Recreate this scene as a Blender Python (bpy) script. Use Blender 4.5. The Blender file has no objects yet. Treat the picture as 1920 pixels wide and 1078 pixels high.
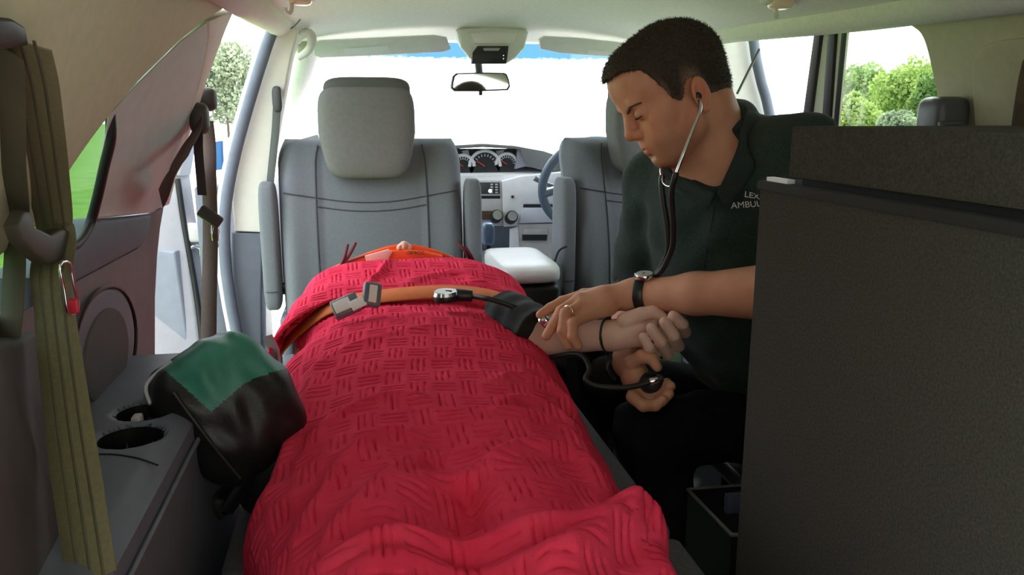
import bpy, bmesh, math, random
import numpy as np
from mathutils import Vector, Matrix, noise as mnoise
random.seed(7); np.random.seed(7)
sc = bpy.context.scene
COL = sc.collection

# ---------------------------------------------------------------- camera
FPX, CX, CY = 1493.0, 960.0, 539.0
PITCH = math.atan(0.2157); YAW = math.atan(0.1942 * math.cos(PITCH))
CR = np.array([math.cos(YAW), -math.sin(YAW), 0.0])
CF = np.array([math.sin(YAW) * math.cos(PITCH), math.cos(YAW) * math.cos(PITCH), -math.sin(PITCH)])
CU = np.cross(CR, CF)
CO = np.array([0.0, 0.0, 1.0])
cam_d = bpy.data.cameras.new('camera'); cam = bpy.data.objects.new('camera', cam_d); COL.objects.link(cam)
cam_d.sensor_width = 36.0; cam_d.lens = 36.0 * FPX / 1920.0; cam_d.clip_start = 0.02; cam_d.clip_end = 500
mw = Matrix(((CR[0], CU[0], -CF[0], CO[0]), (CR[1], CU[1], -CF[1], CO[1]), (CR[2], CU[2], -CF[2], CO[2]), (0, 0, 0, 1)))
cam.matrix_world = mw
sc.camera = cam

# ---------------------------------------------------------------- sky, sun, exposure
world = bpy.data.worlds.new('sky'); sc.world = world; world.use_nodes = True
wn = world.node_tree; wn.nodes.clear()
w_out = wn.nodes.new('ShaderNodeOutputWorld'); w_bg = wn.nodes.new('ShaderNodeBackground')
w_bg.inputs[0].default_value = (0.88, 0.94, 1.0, 1); w_bg.inputs[1].default_value = 2.3
wn.links.new(w_bg.outputs[0], w_out.inputs[0])
sun_d = bpy.data.lights.new('sun', 'SUN'); sun_d.energy = 6.0; sun_d.angle = math.radians(2.0); sun_d.color = (1.0, 0.95, 0.86)
sun = bpy.data.objects.new('sun', sun_d); COL.objects.link(sun); sun.location = (3, 6, 8)
sun.rotation_euler = Vector((0.30, 0.62, 0.95)).to_track_quat('Z', 'Y').to_euler()
vs = sc.view_settings
vs.view_transform = 'Standard'; vs.look = 'None'; vs.gamma = 1.0; vs.exposure = 1.15; vs.use_curve_mapping = False
try:
    sc.cycles.max_bounces = 10; sc.cycles.diffuse_bounces = 6; sc.cycles.transparent_max_bounces = 16
    sc.cycles.caustics_reflective = False; sc.cycles.caustics_refractive = False
    sc.cycles.sample_clamp_indirect = 6.0
    sc.cycles.use_denoising = True
except Exception:
    pass

# ---------------------------------------------------------------- pixel -> point
def ray(u, v):
    return CF + CR * (u - CX) / FPX + CU * (CY - v) / FPX
def P(u, v, X=None, Y=None, Z=None, pl=None):
    """point seen at pixel (u,v) on plane X=, Y=, Z= or X = pl[0] + pl[1]*(z - pl[2])"""
    d = ray(u, v)
    if X is not None: t = (X - CO[0]) / d[0]
    elif Y is not None: t = (Y - CO[1]) / d[1]
    elif Z is not None: t = (Z - CO[2]) / d[2]
    else:
        a, b, z0 = pl
        t = (a + b * (CO[2] - z0) - CO[0]) / (d[0] - b * d[2])
    return Vector(CO + t * d)
def mpp(p):
    """metres per photo pixel at a point"""
    return float((np.array(p) - CO) @ CF) / FPX

# ---------------------------------------------------------------- materials
MATS = {}
def mat(name, col, rough=0.6, metal=0.0, var=0.0, vscale=30.0, bump=0.0, bscale=200.0, spec=0.5, sss=0.0,
        sheen=0.0, col2=None, detail=4.0, coat=0.0, brick=None):
    if name in MATS: return MATS[name]
    m = bpy.data.materials.new(name); m.use_nodes = True; nt = m.node_tree
    b = nt.nodes['Principled BSDF']
    b.inputs['Roughness'].default_value = rough; b.inputs['Metallic'].default_value = metal
    b.inputs['Specular IOR Level'].default_value = spec
    if sss:
        b.inputs['Subsurface Weight'].default_value = sss
        b.inputs['Subsurface Radius'].default_value = (0.012, 0.004, 0.002)
        b.inputs['Subsurface Scale'].default_value = 0.6
    if sheen: b.inputs['Sheen Weight'].default_value = sheen
    if coat: b.inputs['Coat Weight'].default_value = coat
    tc = nt.nodes.new('ShaderNodeTexCoord')
    c2 = col2 if col2 else tuple(min(1, c * (1 + var)) for c in col)
    c1 = col if col2 else tuple(c * (1 - var) for c in col)
    n = nt.nodes.new('ShaderNodeTexNoise'); n.inputs['Scale'].default_value = vscale; n.inputs['Detail'].default_value = detail
    nt.links.new(tc.outputs['Object'], n.inputs['Vector'])
    r = nt.nodes.new('ShaderNodeValToRGB')
    r.color_ramp.elements[0].position = 0.32; r.color_ramp.elements[1].position = 0.68
    r.color_ramp.elements[0].color = (*c1, 1); r.color_ramp.elements[1].color = (*c2, 1)
    nt.links.new(n.outputs['Fac'], r.inputs['Fac']); nt.links.new(r.outputs['Color'], b.inputs['Base Color'])
    if bump:
        n2 = nt.nodes.new('ShaderNodeTexNoise'); n2.inputs['Scale'].default_value = bscale; n2.inputs['Detail'].default_value = 3
        nt.links.new(tc.outputs['Object'], n2.inputs['Vector'])
        bp = nt.nodes.new('ShaderNodeBump'); bp.inputs['Strength'].default_value = bump; bp.inputs['Distance'].default_value = 0.002
        nt.links.new(n2.outputs['Fac'], bp.inputs['Height']); nt.links.new(bp.outputs['Normal'], b.inputs['Normal'])
    MATS[name] = m
    return m
def glass_mat(name, tint, refl=0.06):
    m = bpy.data.materials.new(name); m.use_nodes = True; nt = m.node_tree; nt.nodes.clear()
    o = nt.nodes.new('ShaderNodeOutputMaterial'); mx = nt.nodes.new('ShaderNodeMixShader')
    t = nt.nodes.new('ShaderNodeBsdfTransparent'); g = nt.nodes.new('ShaderNodeBsdfGlossy')
    t.inputs[0].default_value = (*tint, 1); g.inputs['Roughness'].default_value = 0.02
    mx.inputs[0].default_value = refl
    nt.links.new(t.outputs[0], mx.inputs[1]); nt.links.new(g.outputs[0], mx.inputs[2]); nt.links.new(mx.outputs[0], o.inputs[0])
    MATS[name] = m
    return m

# ---------------------------------------------------------------- object helpers
def tag(o, label=None, cat=None, group=None, kind=None):
    if label: o['label'] = label
    if cat: o['category'] = cat
    if group: o['group'] = group
    if kind: o['kind'] = kind
    return o
def empty(name, loc=(0, 0, 0), label=None, cat=None, group=None, kind=None):
    o = bpy.data.objects.new(name, None); COL.objects.link(o); o.location = loc; o.empty_display_size = 0.05
    return tag(o, label, cat, group, kind)
def link(name, me, m, parent=None, label=None, cat=None, group=None, kind=None):
    o = bpy.data.objects.new(name, me); COL.objects.link(o)
    if m is not None and len(me.materials) == 0:
        for mm in (m if isinstance(m, (list, tuple)) else [m]): me.materials.append(mm)
    if parent is not None:
        o.parent = parent
        loc = parent.location if parent.parent is None else Vector((0, 0, 0))
        o.matrix_parent_inverse = Matrix.Translation(-loc)
    return tag(o, label, cat, group, kind)
def smooth(me, ang=40):
    me.polygons.foreach_set('use_smooth', [True] * len(me.polygons))
    try: me.set_sharp_from_angle(angle=math.radians(ang))
    except Exception: pass
def from_bm(bm, name, ang=40):
    bmesh.ops.recalc_face_normals(bm, faces=bm.faces)
    me = bpy.data.meshes.new(name); bm.to_mesh(me); bm.free()
    if ang: smooth(me, ang)
    return me
def pydata(name, V, Fc, ang=180):
    me = bpy.data.meshes.new(name); me.from_pydata([tuple(v) for v in V], [], Fc); me.update()
    if ang: smooth(me, ang)
    return me
def bm_box(bm, c, s, rot=None, bev=0.0, seg=2):
    r = bmesh.ops.create_cube(bm, size=1.0); vv = r['verts']
    bmesh.ops.scale(bm, vec=Vector(s), verts=vv)
    if bev > 0:
        ed = list({e for v in vv for e in v.link_edges})
        rr = bmesh.ops.bevel(bm, geom=ed, offset=bev, segments=seg, profile=0.5, affect='EDGES')
        vv = list({v for f in rr['faces'] for v in f.verts} | {v for v in vv if v.is_valid})
        # collect connected island
        seen = set(vv); st = list(vv)
        while st:
            v = st.pop()
            for e in v.link_edges:
                w = e.other_vert(v)
                if w not in seen: seen.add(w); st.append(w)
        vv = list(seen)
    if rot is not None: bmesh.ops.transform(bm, matrix=(rot if isinstance(rot, Matrix) else Matrix.Rotation(0, 4, 'X')).to_4x4(), verts=vv)
    bmesh.ops.translate(bm, vec=Vector(c), verts=vv)
    return vv
def R(ax, deg): return Matrix.Rotation(math.radians(deg), 4, ax)
def box(name, c, s, m, parent=None, rot=None, bev=0.0, seg=2, **k):
    bm = bmesh.new(); bm_box(bm, c, s, rot, bev, seg)
    return link(name, from_bm(bm, name), m, parent, **k)
def catmull(pts, n=8, closed=False):
    pts = [Vector(p) for p in pts]; out = []; N = len(pts)
    rng = range(N if closed else N - 1)
    for i in rng:
        if closed: a, b, c, d = pts[i - 1], pts[i], pts[(i + 1) % N], pts[(i + 2) % N]
        else: a, b, c, d = pts[max(i - 1, 0)], pts[i], pts[i + 1], pts[min(i + 2, N - 1)]
        for k in range(n):
            t = k / n
            out.append(0.5 * ((2 * b) + (c - a) * t + (2 * a - 5 * b + 4 * c - d) * t * t + (3 * b - a - 3 * c + d) * t ** 3))
    if not closed: out.append(pts[-1])
    return out
def tube_mesh(name, pts, rad, seg=10, closed=False, cap=True, flat=None, ref=None):
    """sweep; rad float/list; flat=(w,t) rectangular-ish section with ref = width direction"""
    pts = [Vector(p) for p in pts]; n = len(pts); V = []; Fc = []
    T = []
    for i in range(n):
        if closed: t = pts[(i + 1) % n] - pts[i - 1]
        else: t = pts[min(i + 1, n - 1)] - pts[max(i - 1, 0)]
        T.append(t.normalized())
    up = Vector(ref) if ref is not None else (Vector((0, 0, 1)) if abs(T[0].z) < 0.9 else Vector((1, 0, 0)))
    nx = (up - T[0] * up.dot(T[0])).normalized()
    for i in range(n):
        if ref is not None: nx = (Vector(ref) - T[i] * Vector(ref).dot(T[i])).normalized()
        else: nx = (nx - T[i] * nx.dot(T[i])).normalized()
        ny = T[i].cross(nx)
        if flat:
            w, th = flat; w2, t2 = w / 2, th / 2; e = min(t2, w2) * 0.6
            prof = [(-w2, -t2 + e), (-w2 + e, -t2), (w2 - e, -t2), (w2, -t2 + e), (w2, t2 - e), (w2 - e, t2), (-w2 + e, t2), (-w2, t2 - e)]
            for a, b in prof: V.append(pts[i] + nx * a + ny * b)
            S = 8
        else:
            r = rad[i] if hasattr(rad, '__len__') else rad
            S = seg
            for k in range(S):
                an = 2 * math.pi * k / S
                V.append(pts[i] + nx * math.cos(an) * r + ny * math.sin(an) * r)
    for i in range(n if closed else n - 1):
        j = (i + 1) % n
        for k in range(S): Fc.append((i * S + k, i * S + (k + 1) % S, j * S + (k + 1) % S, j * S + k))
    if cap and not closed:
        Fc.append(tuple(range(S - 1, -1, -1))); Fc.append(tuple((n - 1) * S + k for k in range(S)))
    me = pydata(name, V, Fc, 50)
    return me
def tube(name, pts, rad, m, parent=None, seg=10, closed=False, flat=None, ref=None, spl=0, **k):
    if spl: pts = catmull(pts, spl, closed)
    if hasattr(rad, '__len__') and spl and len(rad) != len(pts):
        rr = np.interp(np.linspace(0, 1, len(pts)), np.linspace(0, 1, len(rad)), rad); rad = list(rr)
    return link(name, tube_mesh(name, pts, rad, seg, closed, True, flat, ref), m, parent, **k)
def prism_bm(bm, pts, ext, bev=0.0, seg=2):
    ext = Vector(ext)
    a = [bm.verts.new(Vector(p)) for p in pts]; b = [bm.verts.new(Vector(p) + ext) for p in pts]
    n = len(pts); fs = [bm.faces.new(a), bm.faces.new(b[::-1])]
    for i in range(n): fs.append(bm.faces.new((a[i], b[i], b[(i + 1) % n], a[(i + 1) % n])))
    if bev:
        bmesh.ops.recalc_face_normals(bm, faces=fs)
        ed = list(fs[0].edges)
        bmesh.ops.bevel(bm, geom=ed, offset=bev, segments=seg, profile=0.5, affect='EDGES', clamp_overlap=True)
def prism(name, pts, ext, m, parent=None, bev=0.0, seg=2, **k):
    bm = bmesh.new(); prism_bm(bm, pts, ext, bev, seg)
    me_faces = [f for f in bm.faces if len(f.verts) > 4]
    if me_faces: bmesh.ops.triangulate(bm, faces=me_faces)
    return link(name, from_bm(bm, name, 35), m, parent, **k)
def superell(name, c, r, e1=0.5, e2=0.5, m=None, parent=None, rot=None, nu=32, nv=20, warp=None, **k):
    """superellipsoid: e near 0 boxy, 1 round"""
    def sp(x, e): return math.copysign(abs(x) ** e, x)
    V = []; Fc = []
    for j in range(nv + 1):
        ph = -math.pi / 2 + math.pi * j / nv
        for i in range(nu):
            th = 2 * math.pi * i / nu
            v = Vector((r[0] * sp(math.cos(ph), e1) * sp(math.cos(th), e2), r[1] * sp(math.cos(ph), e1) * sp(math.sin(th), e2), r[2] * sp(math.sin(ph), e1)))
            if warp: v = Vector(warp(v))
            if rot is not None: v = rot @ v
            V.append(v + Vector(c))
    for j in range(nv):
        for i in range(nu): Fc.append((j * nu + i, j * nu + (i + 1) % nu, (j + 1) * nu + (i + 1) % nu, (j + 1) * nu + i))
    me = pydata(name, V, Fc, 60)
    bm = bmesh.new(); bm.from_mesh(me); bmesh.ops.remove_doubles(bm, verts=bm.verts, dist=1e-6)
    me2 = from_bm(bm, name, 60)
    return link(name, me2, m, parent, **k)
def cyl_bm(bm, a, b, r1, r2=None, seg=20):
    a, b = Vector(a), Vector(b); r2 = r1 if r2 is None else r2
    d = b - a; q = d.to_track_quat('Z', 'Y').to_matrix().to_4x4()
    rr = bmesh.ops.create_cone(bm, cap_ends=True, segments=seg, radius1=r1, radius2=r2, depth=d.length)
    bmesh.ops.transform(bm, matrix=Matrix.Translation((a + b) / 2) @ q, verts=rr['verts'])
    return rr['verts']
def cyl(name, a, b, r1, m, parent=None, r2=None, seg=20, bev=0.0, **k):
    bm = bmesh.new(); cyl_bm(bm, a, b, r1, r2, seg)
    if bev:
        ed = [e for e in bm.edges if any(len(f.verts) > 4 for f in e.link_faces)]
        bmesh.ops.bevel(bm, geom=ed, offset=bev, segments=2, profile=0.5, affect='EDGES')
    return link(name, from_bm(bm, name), m, parent, **k)
def textobj(name, s, size, origin, xdir, ydir, m, parent=None, depth=0.0004):
    """flat printed lettering as mesh"""
    cu = bpy.data.curves.new(name, 'FONT'); cu.body = s; cu.size = size; cu.align_x = 'CENTER'; cu.align_y = 'CENTER'; cu.extrude = depth
    to = bpy.data.objects.new(name + '_tmp', cu); COL.objects.link(to)
    dg = bpy.context.evaluated_depsgraph_get(); me = bpy.data.meshes.new_from_object(to.evaluated_get(dg))
    bpy.data.objects.remove(to); bpy.data.curves.remove(cu)
    x = Vector(xdir).normalized(); y = (Vector(ydir) - x * x.dot(Vector(ydir))).normalized(); z = x.cross(y)
    M = Matrix(((x.x, y.x, z.x, origin[0]), (x.y, y.y, z.y, origin[1]), (x.z, y.z, z.z, origin[2]), (0, 0, 0, 1)))
    me.transform(M); me.name = name
    return link(name, me, m, parent)
def copy_tree(o, off, parent=None, **k):
    c = o.copy(); COL.objects.link(c)
    if parent is None: c.location = o.location + Vector(off)
    else:
        mi = o.matrix_parent_inverse.copy(); c.parent = parent; c.matrix_parent_inverse = mi
    for ch in [x for x in bpy.data.objects if x.parent == o]: copy_tree(ch, off, c)
    return tag(c, **k) if k else c

# ---------------------------------------------------------------- signed-distance sculpting
def smin(a, b, k):
    if k <= 0: return np.minimum(a, b)
    h = np.clip(0.5 + 0.5 * (b - a) / k, 0, 1)
    return b + (a - b) * h - k * h * (1 - h)
class Sdf:
    def __init__(s): s.ops = []
    def add(s, fn, k=0.01, op='u'): s.ops.append((op, fn, k)); return s
    def cap(s, a, b, ra, rb=None, k=0.01, op='u'):
        a = np.array(a, float); b = np.array(b, float); rb = ra if rb is None else rb
        ab = b - a; L = float(ab @ ab) + 1e-12
        def fn(p):
            t = np.clip(((p - a) @ ab) / L, 0, 1)
            return np.sqrt((((p - a) - t[:, None] * ab) ** 2).sum(1)) - (ra + (rb - ra) * t)
        return s.add(fn, k, op)
    def chain(s, pts, rads, k=0.008, op='u'):
        for i in range(len(pts) - 1): s.cap(pts[i], pts[i + 1], rads[i], rads[i + 1], k, op)
        return s
    def ell(s, c, r, M=None, k=0.01, op='u'):
        c = np.array(c, float); r = np.array(r, float); M = None if M is None else np.array(M, float)
        def fn(p):
            q = p - c
            if M is not None: q = q @ M
            k0 = np.sqrt(((q / r) ** 2).sum(1)); k1 = np.sqrt(((q / (r * r)) ** 2).sum(1)) + 1e-9
            return k0 * (k0 - 1.0) / k1
        return s.add(fn, k, op)
    def rbox(s, c, h, rr, M=None, k=0.01, op='u'):
        c = np.array(c, float); h = np.array(h, float) - rr; M = None if M is None else np.array(M, float)
        def fn(p):
            q = p - c
            if M is not None: q = q @ M
            q = np.abs(q) - h
            return np.sqrt((np.maximum(q, 0) ** 2).sum(1)) + np.minimum(q.max(1), 0) - rr
        return s.add(fn, k, op)
    def plane(s, pt, n, k=0.0, op='i'):
        pt = np.array(pt, float); n = np.array(n, float); n = n / np.linalg.norm(n)
        return s.add(lambda p: (p - pt) @ n, k, op)
    def ev(s, p, ops=None):
        d = None
        for op, fn, k in (s.ops if ops is None else ops):
            v = fn(p)
            if d is None: d = v; continue
            if op == 'u': d = smin(d, v, k)
            elif op == 's': d = -smin(-d, v, k)
            elif op == 'i': d = -smin(-d, -v, k)
            elif op == 'd': d = d + v
        return d
    def mesh(s, name, lo, hi, h, sm=0):
        B = 14; lo = np.array(lo, float); hi = np.array(hi, float)
        n = np.ceil((hi - lo) / h / B).astype(int) * B
        V = np.full(n + 1, 1.0, np.float32)
        Rb = h * B * 0.9
        ii = np.stack(np.meshgrid(*[np.arange(0, m, B) for m in n], indexing='ij'), -1).reshape(-1, 3)
        cen = lo + (ii + B / 2) * h
        vals = [fn(cen) for op, fn, k in s.ops]
        tot = s.ev(cen)
        loc = np.stack(np.meshgrid(*[np.arange(B + 1)] * 3, indexing='ij'), -1).reshape(-1, 3)
        for bi in range(len(ii)):
            i, j, l = ii[bi]
            if abs(tot[bi]) > Rb * 1.25 + 0.02:
                V[i:i + B + 1, j:j + B + 1, l:l + B + 1] = 1.0 if tot[bi] > 0 else -1.0
        for bi in range(len(ii)):
            i, j, l = ii[bi]
            if abs(tot[bi]) <= Rb * 1.25 + 0.02:
                um = min([vals[q][bi] for q, o in enumerate(s.ops) if o[0] == 'u'])
                ops = []
                for q, o in enumerate(s.ops):
                    if o[0] == 'u' and vals[q][bi] > um + 2.4 * Rb + o[2] + 0.01 and len(ops): continue
                    if o[0] == 's' and vals[q][bi] > 1.3 * Rb + o[2] + 0.02: continue
                    if o[0] == 'u' and not ops and vals[q][bi] > um + 2.4 * Rb + o[2] + 0.01: continue
                    ops.append(o)
                V[i:i + B + 1, j:j + B + 1, l:l + B + 1] = s.ev(lo + (ii[bi] + loc) * h, ops).reshape(B + 1, B + 1, B + 1)
        return nets(name, V, lo, h, sm)
def nets(name, V, lo, h, sm=0):
    S = V < 0
    c = [S[a:S.shape[0] - 1 + a, b:S.shape[1] - 1 + b, d:S.shape[2] - 1 + d] for a in (0, 1) for b in (0, 1) for d in (0, 1)]
    cnt = sum(x.astype(np.int8) for x in c)
    act = (cnt > 0) & (cnt < 8)
    idx = np.argwhere(act); M = len(idx)
    ids = np.full(act.shape, -1, np.int64); ids[act] = np.arange(M)
    acc = np.zeros((M, 3)); num = np.zeros(M)
    cor = [(a, b, d) for a in (0, 1) for b in (0, 1) for d in (0, 1)]
    for q, A in enumerate(cor):
        for ax in range(3):
            if A[ax] == 1: continue
            Bc = list(A); Bc[ax] = 1
            va = V[idx[:, 0] + A[0], idx[:, 1] + A[1], idx[:, 2] + A[2]]; vb = V[idx[:, 0] + Bc[0], idx[:, 1] + Bc[1], idx[:, 2] + Bc[2]]
            mk = (va < 0) != (vb < 0)
            t = np.where(mk, va / np.where(mk, va - vb, 1), 0)
            pt = np.tile(np.array(A, float), (M, 1)); pt[:, ax] += t
            acc[mk] += pt[mk]; num[mk] += 1
    pos = (idx + acc / np.maximum(num, 1)[:, None])
    faces = []
    for ax in range(3):
        o1, o2 = [q for q in range(3) if q != ax]
        sl0 = [slice(None)] * 3; sl1 = [slice(None)] * 3
        sl0[ax] = slice(0, -1); sl1[ax] = slice(1, None)
        ch = S[tuple(sl0)] != S[tuple(sl1)]
        ee = np.argwhere(ch)
        ok = (ee[:, o1] > 0) & (ee[:, o2] > 0) & (ee[:, o1] < S.shape[o1] - 1) & (ee[:, o2] < S.shape[o2] - 1)
        ee = ee[ok]
        def cid(d1, d2):
            q = ee.copy(); q[:, o1] += d1; q[:, o2] += d2
            return ids[q[:, 0], q[:, 1], q[:, 2]]
        f = np.stack([cid(-1, -1), cid(0, -1), cid(0, 0), cid(-1, 0)], 1)
        s0 = S[ee[:, 0], ee[:, 1], ee[:, 2]]
        flip = s0 if ax != 1 else ~s0
        f[~flip] = f[~flip][:, ::-1]
        faces.append(f)
    Fq = np.concatenate(faces)
    Fq = Fq[(Fq >= 0).all(1)]
    for _ in range(sm):
        a2 = np.zeros_like(pos); n2 = np.zeros(M)
        for q in range(4):
            A_, B_ = Fq[:, q], Fq[:, (q + 1) % 4]
            np.add.at(a2, A_, pos[B_]); np.add.at(n2, A_, 1); np.add.at(a2, B_, pos[A_]); np.add.at(n2, B_, 1)
        pos = 0.5 * pos + 0.5 * a2 / np.maximum(n2, 1)[:, None]
    pos = lo + pos * h
    me = bpy.data.meshes.new(name); nf = len(Fq)
    me.vertices.add(M); me.vertices.foreach_set('co', pos.astype(np.float32).ravel())
    me.loops.add(nf * 4); me.loops.foreach_set('vertex_index', Fq.astype(np.int32).ravel())
    me.polygons.add(nf); me.polygons.foreach_set('loop_start', np.arange(0, nf * 4, 4, dtype=np.int32))
    me.update(calc_edges=True); me.validate()
    me.polygons.foreach_set('use_smooth', [True] * len(me.polygons))
    return me
# ================================================================ materials
M_head = mat('headliner_cream', (0.82, 0.81, 0.755), 0.95, var=0.04, vscale=90, bump=0.12, bscale=900, spec=0.1)
M_beige = mat('trim_beige', (0.58, 0.55, 0.37), 0.8, var=0.04, vscale=60, bump=0.10, bscale=700, spec=0.2)
M_pale = mat('trim_pale', (0.76, 0.73, 0.69), 0.7, var=0.03, bump=0.05, bscale=600, spec=0.2)
M_lgrey = mat('trim_light_grey', (0.56, 0.54, 0.53), 0.75, var=0.04, bump=0.08, bscale=700, spec=0.2)
M_dgrey = mat('trim_slate', (0.11, 0.13, 0.165), 0.55, var=0.06, bump=0.10, bscale=800, spec=0.35)
M_mgrey = mat('trim_mid_grey', (0.135, 0.150, 0.190), 0.55, var=0.05, bump=0.08, bscale=800, spec=0.35)
M_maroon = mat('trim_brown_grey', (0.20, 0.145, 0.155), 0.6, var=0.06, bump=0.10, bscale=800, spec=0.3)
M_rubber = mat('rubber_black', (0.012, 0.012, 0.014), 0.5, var=0.1)
M_seal = mat('door_seal_blue_grey', (0.12, 0.135, 0.19), 0.55, var=0.08)
M_black = mat('plastic_black', (0.010, 0.010, 0.011), 0.4, var=0.1)
M_floor = mat('floor_carpet', (0.02, 0.02, 0.022), 0.98, var=0.2, vscale=300, bump=0.5, bscale=900, spec=0.05)
M_body = mat('car_paint_silver', (0.62, 0.63, 0.66), 0.35, var=0.02, coat=0.4)
M_chrome = mat('chrome', (0.8, 0.8, 0.82), 0.16, metal=1.0)
M_glass = glass_mat('glass_clear', (0.93, 0.96, 0.95))
M_tint = glass_mat('glass_tinted', (0.50, 0.56, 0.52), 0.05)

# ================================================================ ceiling, floor
CXM = 0.45                      # car centre line
def ceil_edge(Y): return float(np.interp(Y, [0.1, 1.2, 1.7, 2.4, 2.95], [1.17, 1.19, 1.205, 1.24, 1.235]))
def ceil_z(s, Y):
    """s -1..1 across"""
    top = float(np.interp(Y, [0.1, 1.0, 2.0, 2.5, 2.95], [1.30, 1.335, 1.34, 1.32, 1.262]))
    e = ceil_edge(Y)
    return e + (top - e) * (1 - abs(s) ** 2.6)
def ceil_hw(Y): return float(np.interp(Y, [0.1, 1.7, 2.4, 2.95], [0.68, 0.672, 0.665, 0.63]))
V = []; Fc = []; ny, nx = 40, 40
for t in (0, 0.05):
    for j in range(ny + 1):
        Y = 0.12 + (2.95 - 0.12) * j / ny
        for i in range(nx + 1):
            s = -1 + 2 * i / nx
            V.append((CXM + s * (ceil_hw(Y) + t * 0.8), Y, ceil_z(s, Y) + t))
W = nx + 1; N0 = W * (ny + 1)
for j in range(ny):
    for i in range(nx):
        a = j * W + i
        Fc.append((a, a + 1, a + W + 1, a + W)); Fc.append((N0 + a, N0 + a + W, N0 + a + W + 1, N0 + a + 1))
for i in range(nx):
    Fc.append((i, N0 + i, N0 + i + 1, i + 1)); a = ny * W + i; Fc.append((a, a + 1, N0 + a + 1, N0 + a))
for j in range(ny):
    a = j * W; Fc.append((a, a + W, N0 + a + W, N0 + a)); a = j * W + nx; Fc.append((a, N0 + a, N0 + a + W, a + W))
link('ceiling', pydata('ceiling', V, Fc, 60), M_head, label='cream fabric headliner of the car', kind='structure')
box('floor', (0.45, 1.9, -0.04), (1.84, 3.6, 0.08), M_floor, label='dark carpeted car floor', kind='structure')

# ================================================================ left side
LU = (-0.38, 0.45, 0.85)        # upper side plane, leaning in
def L(u, v): return P(u, v, pl=LU)
def Lw(u, v): return P(u, v, X=-0.38)
def lup(Y, z): return Vector((-0.38 + 0.45 * (z - 0.85), Y, z))
# pillar and quarter trim around the rear side window
rear_edge = [L(75, 425), L(110, 360), L(160, 283), L(215, 210), L(258, 160), L(300, 118), L(345, 74), L(394, 36)]
rail = [lup(1.60, 1.192), lup(1.679, 1.215), lup(1.4, 1.21), lup(0.9, 1.20), lup(0.12, 1.18), lup(0.12, 0.86), lup(0.90, 0.845)]
tr1 = prism('trim_1', catmull(rear_edge, 4) + rail, (-0.05, 0, 0.0), M_beige, bev=0.010, seg=3, label='beige rear quarter trim over the left side window', kind='structure')
# rounded roof rail blend between trim and headliner
rp = [(-0.205, y, ceil_edge(y) + 0.014) for y in np.linspace(0.12, 2.9, 14)]
tube('trim_2', rp, 0.036, M_head, seg=12, label='rounded left roof rail trim', kind='structure')
# C pillar
cp = [L(205, 215)] + [L(258, 158), L(300, 116), L(345, 72), L(390, 40), L(392, 70), L(385, 110), L(374, 160), L(352, 235), L(322, 320)] + [Lw(305, 388), Lw(286, 400), Lw(180, 413), Lw(178, 395)]
prism('trim_3', [p + Vector((-0.002, 0.006, 0)) for p in cp], (-0.011, 0.030, 0), M_lgrey, bev=0.004, label='light grey pillar trim beside the left door opening', kind='structure')
ce = [L(440, 18), L(424, 55), L(407, 100), L(388, 152), L(372, 205), L(352, 262), L(330, 330), Lw(318, 384), Lw(303, 390), L(322, 320), L(352, 235), L(374, 160), L(385, 110), L(392, 70), L(392, 40)]
prism('trim_4', ce, (-0.06, 0.0, 0), M_pale, bev=0.004, label='pale edge trim of the left door opening', kind='structure')
# window glass and black rubber edge
tube('window_seal', [L(226, 196) + Vector((-0.014, 0, 0)), L(208, 255), L(196, 310), L(182, 372), Lw(168, 420), Lw(146, 455), Lw(120, 468)], 0.007, M_rubber, spl=5, label='black rubber edge of left rear side window', cat='seal')
prism('window_1', [lup(0.55, 0.80) + Vector((-0.06, 0, 0)), lup(1.42, 0.80) + Vector((-0.06, 0, 0)), lup(1.6, 1.17) + Vector((-0.06, 0, 0)), lup(0.55, 1.17) + Vector((-0.06, 0, 0))], (-0.005, 0, 0), M_tint, label='tinted left rear side window pane', kind='structure')
# lower slate panel with shoulder under window, main brown-grey side panel, speaker
sl = [Lw(60, 520), Lw(146, 455), Lw(168, 425), Lw(178, 412), Lw(286, 401), Lw(280, 440), Lw(268, 462), Lw(160, 522), Lw(60, 580)]
prism('trim_5', sl, (-0.05, 0, 0), M_dgrey, bev=0.008, seg=3, label='slate blue trim below the left rear window', kind='structure')
lo_ = [Vector((-0.385, 0.12, 0.0)), Vector((-0.385, 1.80, 0.0)), Vector((-0.385, 1.80, 0.2)), Lw(300, 660) + Vector((-0.005, 0, 0)), Lw(300, 560), Lw(304, 480), Lw(309, 430), Lw(316, 388), Lw(290, 400), Lw(283, 440), Lw(268, 465), Lw(160, 524), Lw(60, 580), Vector((-0.385, 0.5, 0.86)), Vector((-0.385, 0.12, 0.86))]
prism('wall_left', [Vector((-0.388, p.y, p.z)) for p in lo_], (-0.06, 0, 0), M_maroon, bev=0.004, label='brown grey left side panel of the load bay', kind='structure')
spk = empty('speaker', Lw(200, 655), 'oval speaker grille set in the left side panel', 'speaker')
def oval(cu, cv, ru, rv, tilt, X, n=36):
    out = []
    for k in range(n):
        a = 2 * math.pi * k / n; x = ru * math.cos(a); y = rv * math.sin(a); c, s = math.cos(tilt), math.sin(tilt)
        out.append(P(cu + x * c - y * s, cv + x * s + y * c, X=X))
    return out
prism('surround', oval(197, 652, 55, 112, 0.13, -0.378), (-0.012, 0, 0), M_mgrey, spk, bev=0.006, seg=3)
prism('grille', oval(201, 668, 40, 92, 0.13, -0.374), (-0.01, 0, 0), mat('speaker_cloth', (0.105, 0.095, 0.10), 0.8, var=0.15, vscale=600, bump=0.6, bscale=1500), spk, bev=0.003)
tube('rim', oval(197, 652, 57, 116, 0.13, -0.381), 0.003, M_black, spk, seg=6, closed=True)
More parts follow.
